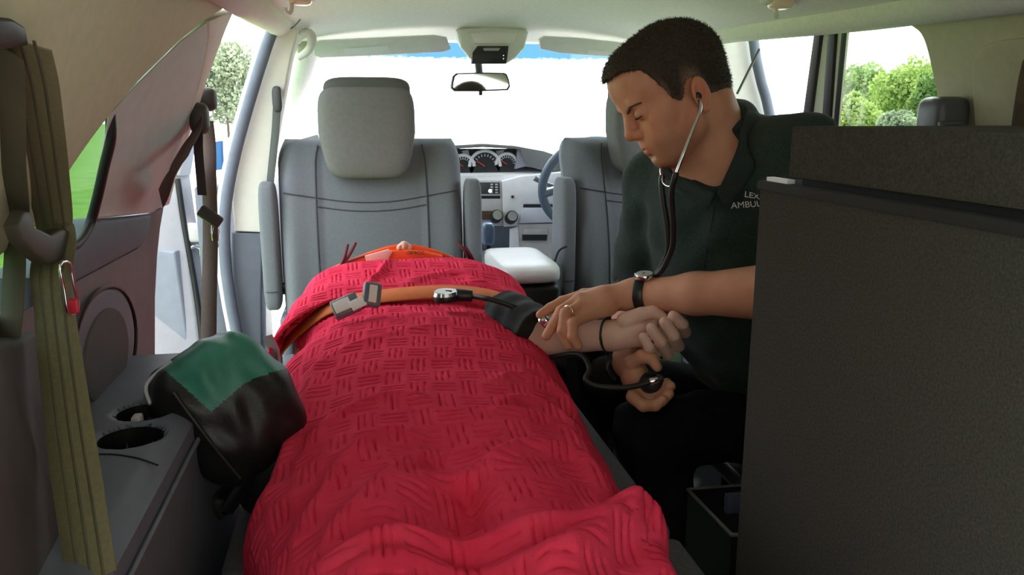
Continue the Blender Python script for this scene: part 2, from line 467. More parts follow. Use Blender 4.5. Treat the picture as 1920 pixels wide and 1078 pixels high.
# side console with two cup holders
con = empty('side_console', (-0.31, 1.0, 0.0), 'grey side console with two round cup holders by left wall', 'console')
CZ = 0.612
def shelf_mesh():
    x0, x1, y0, y1 = -0.385, -0.232, 0.50, 1.36
    holes = [(P(245, 815, Z=CZ), 0.038), (P(272, 768, Z=CZ), 0.036)]
    bm = bmesh.new(); nx_, ny_ = 34, 200; vv = {}
    def q(i, j): return x0 + (x1 - x0) * i / nx_, y0 + (y1 - y0) * j / ny_
    def hz(x, y):
        z = CZ - max(0, (x - (x1 - 0.03)) / 0.03) ** 2 * 0.014
        for c, r in holes:
            d = math.hypot(x - c.x, y - c.y)
            if d < r + 0.006: z -= 0.005 * max(0, 1 - max(0, d - r) / 0.006)
            if d < r: z = CZ - 0.055
        return z
    for i in range(nx_ + 1):
        for j in range(ny_ + 1):
            x, y = q(i, j)
            for c, r in holes:     # snap to the rim for round edges
                dx, dy = x - c.x, y - c.y; d = math.hypot(dx, dy)
                if abs(d - r) < 0.0028 and d > 0: x, y = c.x + dx / d * (r + (0.0004 if d >= r else -0.0004)), c.y + dy / d * (r + (0.0004 if d >= r else -0.0004))
            vv[i, j] = bm.verts.new((x, y, hz(x, y)))
    for i in range(nx_):
        for j in range(ny_): bm.faces.new((vv[i, j], vv[i + 1, j], vv[i + 1, j + 1], vv[i, j + 1]))
    for j in range(ny_):      # inner side down to the floor
        a, b = vv[nx_, j], vv[nx_, j + 1]
        c = bm.verts.new((x1 + 0.004, b.co.y, 0.0)); d = bm.verts.new((x1 + 0.004, a.co.y, 0.0))
        bm.faces.new((a, d, c, b))
    for i in range(nx_):
        a, b = vv[i, ny_], vv[i + 1, ny_]
        c = bm.verts.new((b.co.x, y1, 0.0)); d = bm.verts.new((a.co.x, y1, 0.0)); bm.faces.new((a, b, c, d))
    bmesh.ops.remove_doubles(bm, verts=bm.verts, dist=1e-5)
    me = bpy.data.meshes.new('shelf'); bm.normal_update(); bm.to_mesh(me); bm.free(); smooth(me, 35)
    return me
link('shelf', shelf_mesh(), M_mgrey, con)
for hp, hr_ in ((P(245, 815, Z=CZ), 0.0372), (P(272, 768, Z=CZ), 0.0352)):
    bm = bmesh.new(); ring = lambda z: [bm.verts.new((hp.x + hr_ * math.cos(a), hp.y + hr_ * math.sin(a), z)) for a in np.linspace(0, 2 * math.pi, 33)[:-1]]
    r1, r2 = ring(CZ - 0.0045), ring(CZ - 0.052)
    for q in range(32): bm.faces.new((r1[q], r1[(q + 1) % 32], r2[(q + 1) % 32], r2[q]))
    bm.faces.new(r2); me = bpy.data.meshes.new('cup_liner'); bm.to_mesh(me); bm.free(); smooth(me, 40)
    link('cup_liner', me, M_black, con)
# lid seams and clip on the console
tube('lid_seam', [P(168, 852, Z=CZ + 0.0005), P(215, 852, Z=CZ + 0.0005), P(262, 860, Z=CZ + 0.0005), P(296, 872, Z=CZ - 0.001)], 0.0012, M_black, con, seg=6, spl=5)
tube('side_groove', [Vector((-0.2275, y, 0.575)) for y in (0.52, 0.8, 1.1, 1.34)], 0.0035, M_mgrey, con, seg=6)
box('cup_divider', P(258, 793, Z=CZ - 0.01), (0.012, 0.02, 0.022), M_lgrey, con, bev=0.003)
# tailgate side trim in the near left corner with storage lip
tg = [Vector((-0.27, 0.12, 0.0)), P(158, 1078, X=-0.285) + Vector((0, 0, -0.54)), P(158, 1078, X=-0.285), P(124, 960, X=-0.31), P(97, 820, X=-0.335), P(70, 622, X=-0.355), P(0, 660, X=-0.335), Vector((-0.27, 0.12, 0.775))]
prism('trim_6', tg, (-0.10, 0, 0), mat('pocket_dark_brown', (0.075, 0.060, 0.060), 0.7, var=0.1, bump=0.1, bscale=800), bev=0.006, seg=3, label='dark storage pocket panel beside the tailgate', kind='structure')

# ---- B pillar, left
YB = 2.40
def B(u, v): return P(u, v, Y=YB)
edgeL = [(538, 30), (516, 60), (492, 130), (468, 210), (448, 285), (433, 360), (427, 430), (430, 500), (440, 570), (452, 640), (458, 760)]
edgeR = [(558, 62), (545, 110), (532, 180), (516, 270), (502, 350), (492, 436)]
prism('trim_7', [B(*p) for p in edgeL[:6]] + [B(440, 434)] + [B(*p) for p in edgeR[::-1]], (0, 0.10, 0), M_pale, bev=0.006, seg=3, label='pale upper door pillar trim behind the grey seat', kind='structure')
prism('trim_8', [B(434, 436), B(492, 438), B(490, 560), B(492, 760), B(458, 760), B(446, 640), B(436, 560)], (0, 0.12, 0), M_mgrey, bev=0.006, seg=3, label='slate lower door pillar trim behind the grey seat', kind='structure')
tube('door_seal', [P(u - 6, v, Y=YB - 0.03) for u, v in edgeL], 0.016, M_seal, spl=5, label='blue grey rubber seal around the left door opening', cat='seal')
tube('door_flange', [P(u - 19, v, Y=YB + 0.0) for u, v in edgeL], 0.008, mat('paint_white', (0.8, 0.8, 0.8), 0.4), spl=5, label='white painted door flange beside the left rubber seal', cat='flange')
# front left door: sill panel and window frame beyond the pillar
box('door_1', (-0.44, 3.0, 0.35), (0.07, 1.1, 0.9), M_mgrey, bev=0.01, label='front left door inner panel', kind='structure')
prism('window_2', [(-0.40, 2.52, 0.80), (-0.40, 3.75, 0.80), (-0.28, 2.98, 1.2), (-0.25, 2.52, 1.21)], (-0.005, 0, 0), M_glass, label='front left door window pane', kind='structure')
box('door_7', (1.33, 3.0, 0.35), (0.07, 1.1, 0.9), M_mgrey, bev=0.01, label='front right door inner panel', kind='structure')
prism('window_6', [(1.30, 2.52, 0.80), (1.30, 3.75, 0.80), (1.16, 2.98, 1.2), (1.13, 2.52, 1.21)], (0.005, 0, 0), M_glass, label='front right door window pane', kind='structure')
# A pillars
for k, (sx, n) in enumerate(((-1, 'trim_9'), (1, 'trim_10'))):
    a = [(CXM + sx * 0.60, 2.86, 1.245), (CXM + sx * 0.66, 3.15, 1.10), (CXM + sx * 0.74, 3.55, 0.92), (CXM + sx * 0.79, 3.80, 0.80)]
    tube(n, a, [0.042, 0.040, 0.040, 0.045], M_pale, spl=6, seg=12, label=('left' if sx < 0 else 'right') + ' pale windscreen pillar trim', kind='structure')
# windscreen with blue shade band near its top
ws = bpy.data.materials.new('glass_windscreen'); ws.use_nodes = True; nt = ws.node_tree; nt.nodes.clear()
o_ = nt.nodes.new('ShaderNodeOutputMaterial'); t_ = nt.nodes.new('ShaderNodeBsdfTransparent'); g_ = nt.nodes.new('ShaderNodeBsdfGlossy'); mx_ = nt.nodes.new('ShaderNodeMixShader')
tc_ = nt.nodes.new('ShaderNodeTexCoord'); sx_ = nt.nodes.new('ShaderNodeSeparateXYZ'); nz_ = nt.nodes.new('ShaderNodeTexNoise'); nz_.inputs['Scale'].default_value = 60
ad_ = nt.nodes.new('ShaderNodeMath'); ad_.operation = 'MULTIPLY_ADD'; ad_.inputs[1].default_value = 0.05
rm_ = nt.nodes.new('ShaderNodeValToRGB'); rm_.color_ramp.elements[0].position = 0.875; rm_.color_ramp.elements[0].color = (0.95, 0.97, 0.97, 1)
rm_.color_ramp.elements[1].position = 0.92; rm_.color_ramp.elements[1].color = (0.045, 0.13, 0.22, 1)
nt.links.new(tc_.outputs['Generated'], sx_.inputs[0]); nt.links.new(tc_.outputs['Object'], nz_.inputs['Vector'])
nt.links.new(nz_.outputs['Fac'], ad_.inputs[0]); nt.links.new(sx_.outputs['Z'], ad_.inputs[2]); nt.links.new(ad_.outputs[0], rm_.inputs['Fac'])
nt.links.new(rm_.outputs['Color'], t_.inputs[0]); g_.inputs['Roughness'].default_value = 0.02; mx_.inputs[0].default_value = 0.04
nt.links.new(t_.outputs[0], mx_.inputs[1]); nt.links.new(g_.outputs[0], mx_.inputs[2]); nt.links.new(mx_.outputs[0], o_.inputs[0])
V = []; Fc = []
for j in range(7):
    t = j / 6
    for i in range(13):
        s = -1 + i / 6
        V.append((CXM + s * (0.62 + 0.16 * t), 2.93 + 0.92 * t + 0.10 * (1 - s * s), 1.262 - 0.43 * t))
for j in range(6):
    for i in range(12): a = j * 13 + i; Fc.append((a, a + 1, a + 14, a + 13))
link('window_3', pydata('window_3', V, Fc), ws, label='large windscreen with blue shade band along its top', kind='structure')

# ---- rear left door, swung open outside
d2 = empty('door_2', (-0.47, 2.46, 0.0), 'open left rear door with pale lilac inner panel', None, None, 'structure')
def D(u, v):    # plane of the opened door: through (-0.44,2.62) to (-1.2,2.30)
    d = ray(u, v); n = np.array([0.32, -0.76, 0.0]); p0 = np.array([-0.44, 2.62, 0]); t = ((p0 - CO) @ n) / (d @ n)
    return Vector(CO + t * d)
dm = mat('door_panel_lilac', (0.50, 0.49, 0.54), 0.6, var=0.04, bump=0.06)
prism('inner_panel', [D(372, 640), D(362, 560), D(350, 470), D(338, 400), D(328, 330), D(200, 330), D(150, 420), D(150, 760), D(385, 760)], (0.03, 0.06, 0), dm, d2, bev=0.008, seg=3)
prism('lower_panel', [D(330, 470) + Vector((0, -0.02, 0)), D(300, 470), D(150, 480), D(150, 740), D(358, 740), D(352, 640)], (0.02, 0.05, 0), mat('door_panel_blue_grey', (0.33, 0.36, 0.43), 0.6, var=0.05), d2, bev=0.006, seg=3)
tube('panel_seal', [D(333, 335), D(342, 400), D(354, 470), D(367, 545), D(376, 610), D(385, 700)], 0.009, M_rubber, d2, spl=5)
prism('window_frame', [D(322, 330), D(338, 330), D(372, 120), D(402, 40), D(390, 30), D(356, 120)], (0.02, 0.05, 0), dm, d2, bev=0.004)
hb = box('handle', D(366, 436), (0.05, 0.03, 0.06), M_lgrey, d2, bev=0.012, seg=3)
tube('handle_lever', [D(352, 470), D(362, 462), D(374, 465), D(376, 478)], 0.006, M_chrome, d2, spl=4)
cyl('check_strap', D(380, 612), P(438, 607, Y=2.44), 0.006, M_black, d2)
prism('door_mirror_glass', [D(386, 268), D(414, 264), D(416, 318), D(380, 322)], (0.005, 0.01, 0), mat('painted_blue_reflection', (0.05, 0.18, 0.45), 0.2), d2)  # blue reflection put in as the glass colour

# ================================================================ right side
RU = (1.28, -0.45, 0.85)
def Rr(u, v): return P(u, v, pl=RU)
def rup(Y, z): return Vector((1.28 - 0.45 * (z - 0.85), Y, z))
box('wall_right', (1.31, 1.0, 0.48), (0.06, 1.84, 0.96), M_maroon, label='right side panel of the load bay', kind='structure')
red = [Rr(1772, 262), Rr(1765, 240), Rr(1757, 190), Rr(1748, 145), Rr(1738, 100), Rr(1728, 70), Rr(1714, 54), Rr(1690, 44), Rr(1640, 47), Rr(1570, 47), Rr(1520, 46), Rr(1440, 60), Rr(1412, 64)]
prism('trim_11', catmull(red, 4) + [rup(2.2, 1.245), rup(1.7, 1.225), rup(0.9, 1.20), rup(0.12, 1.18), rup(0.12, 0.94), rup(1.5, 0.94)], (0.05, 0, 0), M_beige, bev=0.010, seg=3, label='beige rear quarter trim around the right side window', kind='structure')
tube('trim_12', [(1.105, y, ceil_edge(y) + 0.014) for y in np.linspace(0.12, 2.9, 14)], 0.036, M_head, seg=12, label='rounded right roof rail trim', kind='structure')
# raised belt tower on the right quarter trim
tw = [Rr(1842, 300), Rr(1838, 200), Rr(1835, 130), Rr(1850, 92), Rr(1885, 76), Rr(1960, 70), Rr(2060, 70), Rr(2200, 300)]
prism('trim_13', [p + Vector((-0.02, 0, 0)) for p in catmull(tw, 4)], (0.03, 0, 0), M_beige, bev=0.010, seg=3, label='raised beige belt tower on the right quarter trim', kind='structure')
prism('window_4', [p + Vector((0.055, 0, 0)) for p in (rup(1.95, 0.92), rup(1.95, 1.21), rup(1.3, 1.2), rup(1.3, 0.92))], (0.005, 0, 0), glass_mat('glass_light_tint', (0.80, 0.85, 0.80), 0.04), label='right rear side window pane with hedge beyond', kind='structure')
# rear right door frame: two dark posts with pale strip between
rd = empty('door_3', rup(1.95, 0.5), 'right rear door frame of two dark posts and pale strip', None, None, 'structure')
prism('frame_post', [Rr(1527, 50), Rr(1540, 50), Rr(1506, 330), Rr(1489, 330)], (0.012, 0, 0), mat('post_purple_grey', (0.055, 0.045, 0.06), 0.5), rd, bev=0.003)
prism('frame_post', [Rr(1552, 50), Rr(1566, 52), Rr(1548, 330), Rr(1533, 330)], (0.012, 0, 0), MATS['post_purple_grey'], rd, bev=0.003)
prism('pale_strip', [p + Vector((0.008, 0, 0)) for p in (Rr(1540, 56), Rr(1552, 56), Rr(1534, 330), Rr(1505, 330))], (0.008, 0, 0), M_pale, rd)
prism('pale_strip', [p + Vector((0.008, 0, 0)) for p in (Rr(1566, 56), Rr(1581, 60), Rr(1556, 330), Rr(1547, 330))], (0.008, 0, 0), M_pale, rd)
prism('glass_edge', [p + Vector((0.0, 0, 0)) for p in (Rr(1578, 60), Rr(1581, 60), Rr(1557, 330), Rr(1554, 330))], (0.01, 0, 0), M_rubber, rd)
box('sill_panel', (1.33, 2.05, 0.46), (0.06, 0.55, 0.92), M_mgrey, rd, bev=0.01)
# B pillar right
eR = [(1398, 40), (1408, 70), (1414, 110), (1424, 155), (1436, 200), (1452, 300), (1452, 500)]
eL = [(1320, 45), (1334, 90), (1348, 130), (1360, 175), (1368, 240), (1370, 500)]
prism('trim_14', [B(*p) for p in eR] + [B(*p) for p in eL[::-1]], (0, 0.1, 0), M_pale, bev=0.006, seg=3, label='pale door pillar trim behind the bending man', kind='structure')
tube('door_seal', [P(u + 4, v, Y=YB - 0.03) for u, v in eR], 0.016, M_seal, spl=5, label='blue grey rubber seal around the right door opening', cat='seal')
# seams of pillar cover on headliner
tube('trim_15', [P(1334, 76, Y=YB - 0.006), P(1340, 56, Y=YB - 0.02), P(1358, 46, Y=YB - 0.03), P(1376, 48, Y=YB - 0.03), P(1396, 66, Y=YB - 0.02)], 0.0016, M_mgrey, spl=5, seg=6, label='curved seam at top of right door pillar', kind='structure')
tube('trim_16', [P(566, 30, Y=YB - 0.03), P(560, 40, Y=YB - 0.03), P(548, 52, Y=YB - 0.02), P(536, 56, Y=YB - 0.01)], 0.0016, M_mgrey, spl=5, seg=6, label='curved seam at top of left door pillar', kind='structure')
# tailgate raised above the boot opening, with its sill
box('door_8', (0.45, -0.42, 1.42), (1.35, 1.05, 0.06), M_body, rot=R('X', -12), bev=0.02, label='raised tailgate door above the boot opening', kind='structure')
box('added_wall_back', (0.45, -1.75, 0.85), (5.2, 0.2, 2.7), mat('added_wall_grey', (0.34, 0.33, 0.31), 0.95, var=0.2, vscale=6), label='grey wall added out of view behind the tailgate to limit light', kind='structure')  # unseen wall, added to cut the light entering through the open rear
# roof outer skin and bonnet
box('trim_17', (0.45, 1.5, 1.42), (1.44, 2.8, 0.03), M_body, bev=0.01, label='silver outer roof panel', kind='structure')
box('trim_18', (0.45, 4.35, 0.66), (1.6, 1.0, 0.10), M_body, bev=0.04, label='silver bonnet beyond the windscreen', kind='structure')
# ================================================================ front cabin
M_seat = mat('seat_grey_fabric', (0.160, 0.172, 0.198), 0.85, var=0.05, vscale=120, bump=0.15, bscale=1200, spec=0.2, sheen=0.2)
M_seam = mat('seat_seam', (0.05, 0.055, 0.065), 0.9)
M_seat_d = mat('headrest_grey', (0.165, 0.165, 0.165), 0.8, var=0.05, vscale=90, bump=0.1, bscale=1200, spec=0.2)
def hsheet(name, x0, x1, z0, z1, yfun, th, m, parent, nx=28, nz=40, xin=None):
    """padded board: rear face y = yfun(s,t), front face at +th; xin(t) narrows the outline"""
    V = []; Fc = []; xc = (x0 + x1) / 2
    def rim(s, t):
        ds = 1 - abs(s); dt = min(t, 1 - t) * 2
        r = min(1, ds / 0.14) if ds < 0.14 else 1; q = min(1, dt / 0.10) if dt < 0.10 else 1
        return math.sqrt(max(0, 1 - (1 - r) ** 2)) * math.sqrt(max(0, 1 - (1 - q) ** 2))
    for side in (0, 1):
        for j in range(nz + 1):
            t = j / nz
            for i in range(nx + 1):
                s = -1 + 2 * i / nx; hw = (x1 - x0) / 2 * (xin(t) if xin else 1)
                r = rim(s, t); y = yfun(s, t)
                yy = (y + (1 - r) * th / 2) if side == 0 else (y + th - (1 - r) * th / 2)
                V.append((xc + s * hw, yy, z0 + (z1 - z0) * t))
    W = nx + 1; N0 = W * (nz + 1)
    for j in range(nz):
        for i in range(nx):
            a = j * W + i; Fc.append((a, a + 1, a + W + 1, a + W)); Fc.append((N0 + a, N0 + a + W, N0 + a + W + 1, N0 + a + 1))
    for j in range(nz):
        a = j * W; Fc.append((a, a + W, N0 + a + W, N0 + a)); a += nx; Fc.append((a, N0 + a, N0 + a + W, a + W))
    for i in range(nx):
        Fc.append((i, N0 + i, N0 + i + 1, i + 1)); a = nz * W + i; Fc.append((a, a + 1, N0 + a + 1, N0 + a))
    return link(name, pydata(name, V, Fc, 75), m, parent)
def make_seat(label):
    x0 = 0.034; Y0 = 2.34
    t = empty('car_seat', (x0, Y0, 0), label, 'car seat', 'front car seats')
    def topshape(tt):  # shoulders round in near the top
        return 1 - 0.085 * max(0, (tt - 0.86) / 0.14) ** 2 + 0.0 - 0.02 * (1 - tt)
    def yb(s, tt):
        a = abs(s)
        bol = 0.012 * math.exp(-((a - 0.86) / 0.14) ** 2) if a > 0.58 else 0
        return Y0 - bol + 0.10 * max(0, tt - 0.0) ** 1.0 - 0.035 * math.sin(math.pi * tt) - (0.010 if a < 0.585 and False else 0) + 0.006 * (a < 0.58)
    hsheet('backrest', x0 - 0.272, x0 + 0.272, 0.38, 0.932, yb, 0.13, M_seat, t, nx=48, nz=40, xin=topshape)
    def pt(s, tt, off=-0.004):
        return Vector((x0 + s * 0.272 * topshape(tt), yb(s, tt) + off, 0.38 + 0.552 * tt))
    # seams: two long verticals, two cross seams in the middle, one on each bolster
    for s in (-0.585, 0.585): tube('seam', [pt(s * (1 + 0.02 * math.sin(3 * q)), q, -0.001) for q in np.linspace(0.04, 0.97, 22)], 0.0022, M_seam, t, seg=6)
    for zz in (0.70, 0.655): tube('seam', [pt(s, zz - 0.030 * (1 - (s / 0.585) ** 2), -0.0005) for s in np.linspace(-0.58, 0.58, 18)], 0.0018, M_seam, t, seg=6)
    for sg in (-1, 1): tube('seam', [pt(sg * s, 0.70 + 0.035 * (s - 0.585) / 0.4, -0.002) for s in np.linspace(0.59, 0.93, 8)], 0.0018, M_seam, t, seg=6)
    # headrest: broad padded block with a darker folded crown
    hc = Vector((x0 - 0.008, Y0 + 0.045, 0.952))
    def hw(v):
        k = (v.z + 0.13) / 0.26
        return (v.x * (0.83 + 0.19 * min(1, max(0, k) * 2.2) - 0.05 * max(0, k - 0.7)), v.y * (0.80 + 0.2 * k) + 0.01 * k, v.z)
    superell('headrest', hc, (0.135, 0.058, 0.130), 0.32, 0.38, M_seat_d, t, nu=48, nv=32, warp=hw)
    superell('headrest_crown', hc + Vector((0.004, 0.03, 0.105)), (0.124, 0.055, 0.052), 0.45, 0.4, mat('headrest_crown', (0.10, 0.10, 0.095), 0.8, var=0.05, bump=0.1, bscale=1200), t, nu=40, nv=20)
    for sx in (-0.05, 0.05): cyl('headrest_post', (x0 + sx, Y0 + 0.09, 0.80), (x0 + sx, Y0 + 0.09, 0.93), 0.006, M_chrome, t)
    # folded-up armrests
    for sx in (-1, 1):
        a = superell('armrest', (x0 + sx * 0.297, Y0 + 0.05, 0.628), (0.026, 0.05, 0.188), 0.35, 0.55, M_seat, t, nu=28, nv=28)
        tube('armrest_seam', [(x0 + sx * 0.297 + q * 0.026, Y0 + 0.05 - 0.0505 * math.sqrt(max(0, 1 - abs(q) ** 3.6)), 0.50) for q in np.linspace(-0.97, 0.97, 13)], 0.0014, M_seam, a, seg=6)
        cyl('armrest_pivot', (x0 + sx * 0.262, Y0 + 0.06, 0.50), (x0 + sx * 0.285, Y0 + 0.06, 0.50), 0.02, M_black, t)
    # cushion, side shield and base below
    superell('seat_cushion', (x0, Y0 + 0.37, 0.34), (0.27, 0.30, 0.085), 0.35, 0.35, M_seat, t, nu=36, nv=16)
    for sx in (-1, 1): box('side_shield', (x0 + sx * 0.262, Y0 + 0.10, 0.34), (0.035, 0.22, 0.17), M_mgrey, t, bev=0.012, seg=3)
    box('seat_base', (x0, Y0 + 0.36, 0.13), (0.44, 0.46, 0.26), M_black, t, bev=0.02)
    return t
seat1 = make_seat('grey passenger seat with broad headrest at the head end of the stretcher')
seat2 = copy_tree(seat1, (0.885, 0.05, 0), label='grey driver seat behind the steering wheel, partly hidden by the man')
seat2.rotation_euler.z = math.radians(10)
tube('cable', [P(1062, 462, Y=2.30), P(1048, 470, Y=2.29), P(1040, 490, Y=2.28), P(1034, 510, Y=2.27), P(1024, 522, Y=2.27), P(1012, 545, Y=2.26)], 0.0035, M_black, spl=5, label='thin black cable hanging beside the driver seat', cat='cable')

# ---- centre console box between the seats
cb = empty('centre_console', (0.42, 2.25, 0), 'centre console box with glossy pale lid between the front seats', 'console')
M_conlid = mat('console_lid', (0.78, 0.80, 0.84), 0.35, var=0.03)
superell('lid', (0.448, 2.24, 0.576), (0.089, 0.185, 0.030), 0.5, 0.35, M_conlid, cb, nu=40, nv=14)
box('box_body', (0.448, 2.25, 0.275), (0.168, 0.35, 0.55), M_black, cb, bev=0.02, seg=3)
box('console_base', (0.45, 2.72, 0.17), (0.24, 0.60, 0.34), M_mgrey, cb, bev=0.03, seg=3)
gl = empty('gear_lever', P(915, 460, Y=2.75), 'blue grey gear lever beside the centre console', 'gear lever')
superell('knob', P(915, 438, Y=2.75), (0.022, 0.03, 0.040), 0.5, 0.6, mat('gear_knob', (0.10, 0.14, 0.22), 0.3), gl)
cyl('shaft', P(915, 448, Y=2.75), P(915, 560, Y=2.78), 0.012, M_black, gl)

# ---- dashboard
db = empty('dashboard', (0.45, 3.2, 0.4), 'pale silver dashboard with centre gauges and stereo', 'dashboard')
M_dash = mat('dash_pale', (0.88, 0.86, 0.88), 0.45, var=0.03)
M_dasht = mat('dash_top_grey', (0.16, 0.16, 0.16), 0.8, var=0.05, bump=0.15, bscale=900)
M_dashm = mat('dash_grey_mauve', (0.24, 0.235, 0.28), 0.7, var=0.05)
YD = 3.15
def Dp(u, v, y=YD): return P(u, v, Y=y)
# main body: long bar across the car
prism('dash_body', [(-0.32, 3.22, 0.30), (-0.32, 3.16, 0.55), (-0.32, 3.14, 0.77), (-0.32, 3.34, 0.80), (-0.32, 3.85, 0.80), (-0.32, 3.85, 0.3)], (1.56, 0, 0), M_dash, db, bev=0.02, seg=3)
# hooded top, dark brow over the centre gauges
hood = [Dp(800, 300), Dp(806, 282), Dp(840, 273), Dp(905, 269), Dp(965, 273), Dp(1020, 283), Dp(1070, 300), Dp(1120, 318), Dp(1120, 332), Dp(1010, 318), Dp(985, 305), Dp(975, 280), Dp(905, 276), Dp(840, 280), Dp(815, 300)]
prism('gauge_hood', hood, (0, 0.30, 0), M_dasht, db, bev=0.004)
prism('hood_side', [Dp(972, 279, 3.16), Dp(1020, 288, 3.16), Dp(1070, 304, 3.16), Dp(1110, 318, 3.16), Dp(1050, 322, 3.16), Dp(985, 312, 3.16), Dp(966, 317, 3.16)], (0, 0.2, 0), M_dashm, db)
prism('gauge_panel', [Dp(820, 300, 3.20), Dp(845, 279, 3.20), Dp(975, 279, 3.20), Dp(972, 300, 3.20), Dp(962, 319, 3.20), Dp(820, 322, 3.20)], (0, 0.02, 0), M_black, db)
M_dial = mat('dial_face', (0.02, 0.02, 0.022), 0.4); M_dring = mat('dial_ring', (0.62, 0.62, 0.63), 0.35)
for (u, v, r) in ((868, 312, 21), (909, 312, 29), (950, 308, 20)):
    c = Dp(u, v, 3.185); k = mpp(c)
    dd = cyl('gauge', c + Vector((0, 0.008, 0)), c, r * k, M_dial, db, seg=32)
    tube('gauge_ring', [c + Vector((math.cos(a) * r * k, -0.004, math.sin(a) * r * k)) for a in np.linspace(0, math.pi, 24)], 0.0065, M_dring, dd, seg=8)
    bm = bmesh.new()
    for a in np.linspace(0.15, math.pi - 0.15, 11):
        bm_box(bm, c + Vector((math.cos(a) * r * k * 0.72, -0.003, math.sin(a) * r * k * 0.72)), (0.010, 0.003, 0.003), R('Y', -math.degrees(a)))
    link('gauge_ticks', from_bm(bm, 'gauge_ticks'), M_dring, dd)
    tube('needle', [c + Vector((0, -0.004, 0)), c + Vector((-r * k * 0.5, -0.004, r * k * 0.35))], 0.0018, mat('needle_red', (0.6, 0.05, 0.05), 0.5), dd, seg=6)
prism('gauge_spoke', [Dp(866, 283, 3.188), Dp(878, 281, 3.188), Dp(882, 300, 3.188), Dp(874, 303, 3.188)], (0, 0.01, 0), mat('spoke_grey', (0.35, 0.35, 0.37), 0.5), db)
prism('gauge_spoke', [Dp(930, 283, 3.188), Dp(946, 281, 3.188), Dp(940, 292, 3.188), Dp(932, 292, 3.188)], (0, 0.01, 0), MATS['spoke_grey'], db)
# centre stack
prism('stereo_surround', [Dp(884, 338, 3.12), Dp(940, 338, 3.12), Dp(943, 424, 3.10), Dp(884, 424, 3.10)], (0, 0.05, 0), mat('stack_silver', (0.58, 0.56, 0.56), 0.4, var=0.05), db, bev=0.003)
prism('stereo', [Dp(888, 342, 3.112), Dp(937, 342, 3.112), Dp(938, 364, 3.112), Dp(888, 364, 3.112)], (0, 0.02, 0), mat('stereo_face', (0.07, 0.07, 0.075), 0.3), db, bev=0.002)
prism('cd_slot', [Dp(888, 367, 3.112), Dp(938, 367, 3.112), Dp(938, 389, 3.112), Dp(888, 389, 3.112)], (0, 0.02, 0), M_black, db)
bm = bmesh.new()
for a in range(4):
    for b in range(2): bm_box(bm, Dp(922 + b * 9, 346 + a * 5, 3.108), (0.010, 0.006, 0.006), bev=0.001)
link('stereo_buttons', from_bm(bm, 'stereo_buttons'), MATS['stack_silver'], db)
cyl('stereo_knob', Dp(919, 358, 3.115), Dp(919, 358, 3.095), 0.008, M_chrome, db)
prism('heater_panel', [Dp(888, 396, 3.09), Dp(940, 396, 3.09), Dp(941, 412, 3.09), Dp(888, 412, 3.09)], (0, 0.02, 0), mat('wood_brown', (0.10, 0.06, 0.035), 0.4, var=0.3), db)
for (u, v) in ((932, 404), (960, 406)):
    k = cyl('heater_knob', Dp(u - 3, v + 4, 3.10), Dp(u, v, 3.05), 0.024, M_black, db, seg=24, bev=0.002)
    cyl('knob_cap', Dp(u, v, 3.05), Dp(u + 1, v - 1, 3.042), 0.019, M_chrome, k, seg=24)
prism('fascia', [Dp(941, 340, 3.11), Dp(978, 330, 3.11), Dp(1060, 322, 3.11), Dp(1080, 330, 3.11), Dp(1080, 384, 3.11), Dp(984, 384, 3.11), Dp(976, 424, 3.10), Dp(944, 426, 3.10)], (0, 0.06, 0), M_dash, db, bev=0.004)
cyl('button', Dp(961, 369, 3.112), Dp(961, 369, 3.098), 0.006, M_black, db)
prism('shelf_gap', [Dp(982, 383, 3.105), Dp(1080, 383, 3.105), Dp(1080, 389, 3.105), Dp(981, 389, 3.105)], (0, 0.03, 0), M_rubber, db)
prism('shelf_lid', [Dp(980, 390, 3.09), Dp(1080, 390, 3.09), Dp(1080, 416, 3.07), Dp(974, 419, 3.07)], (0, 0.05, 0), mat('shelf_lilac', (0.50, 0.50, 0.56), 0.5), db, bev=0.003)
prism('lower_panel', [Dp(972, 420, 3.08), Dp(1090, 418, 3.08), Dp(1090, 520, 3.10), Dp(975, 520, 3.10)], (0, 0.05, 0), mat('lower_panel_cream', (0.66, 0.62, 0.60), 0.55, var=0.03), db, bev=0.004)
prism('ashtray_lip', [Dp(982, 429, 3.07), Dp(1026, 429, 3.07), Dp(1026, 440, 3.07), Dp(982, 440, 3.07)], (0, 0.02, 0), MATS['stack_silver'], db, bev=0.002)
prism('ashtray_slot', [Dp(980, 440, 3.074), Dp(1026, 440, 3.074), Dp(1025, 451, 3.074), Dp(980, 451, 3.074)], (0, 0.02, 0), M_black, db)
prism('stack_base', [Dp(884, 424, 3.10), Dp(976, 424, 3.10), Dp(972, 470, 3.12), Dp(884, 470, 3.12)], (0, 0.05, 0), M_dgrey, db, bev=0.004)
prism('stack_post', [Dp(957, 430, 3.08), Dp(972, 426, 3.08), Dp(974, 470, 3.08), Dp(958, 470, 3.08)], (0, 0.05, 0), M_dash, db, bev=0.003)
prism('dash_vent', [Dp(560, 262, 3.3), Dp(595, 252, 3.3), Dp(600, 262, 3.3), Dp(570, 275, 3.3)], (0, 0.05, 0), M_dasht, db)
box('speaker_slot', Dp(1016, 487, 3.075), (0.03, 0.01, 0.012), M_black, db)

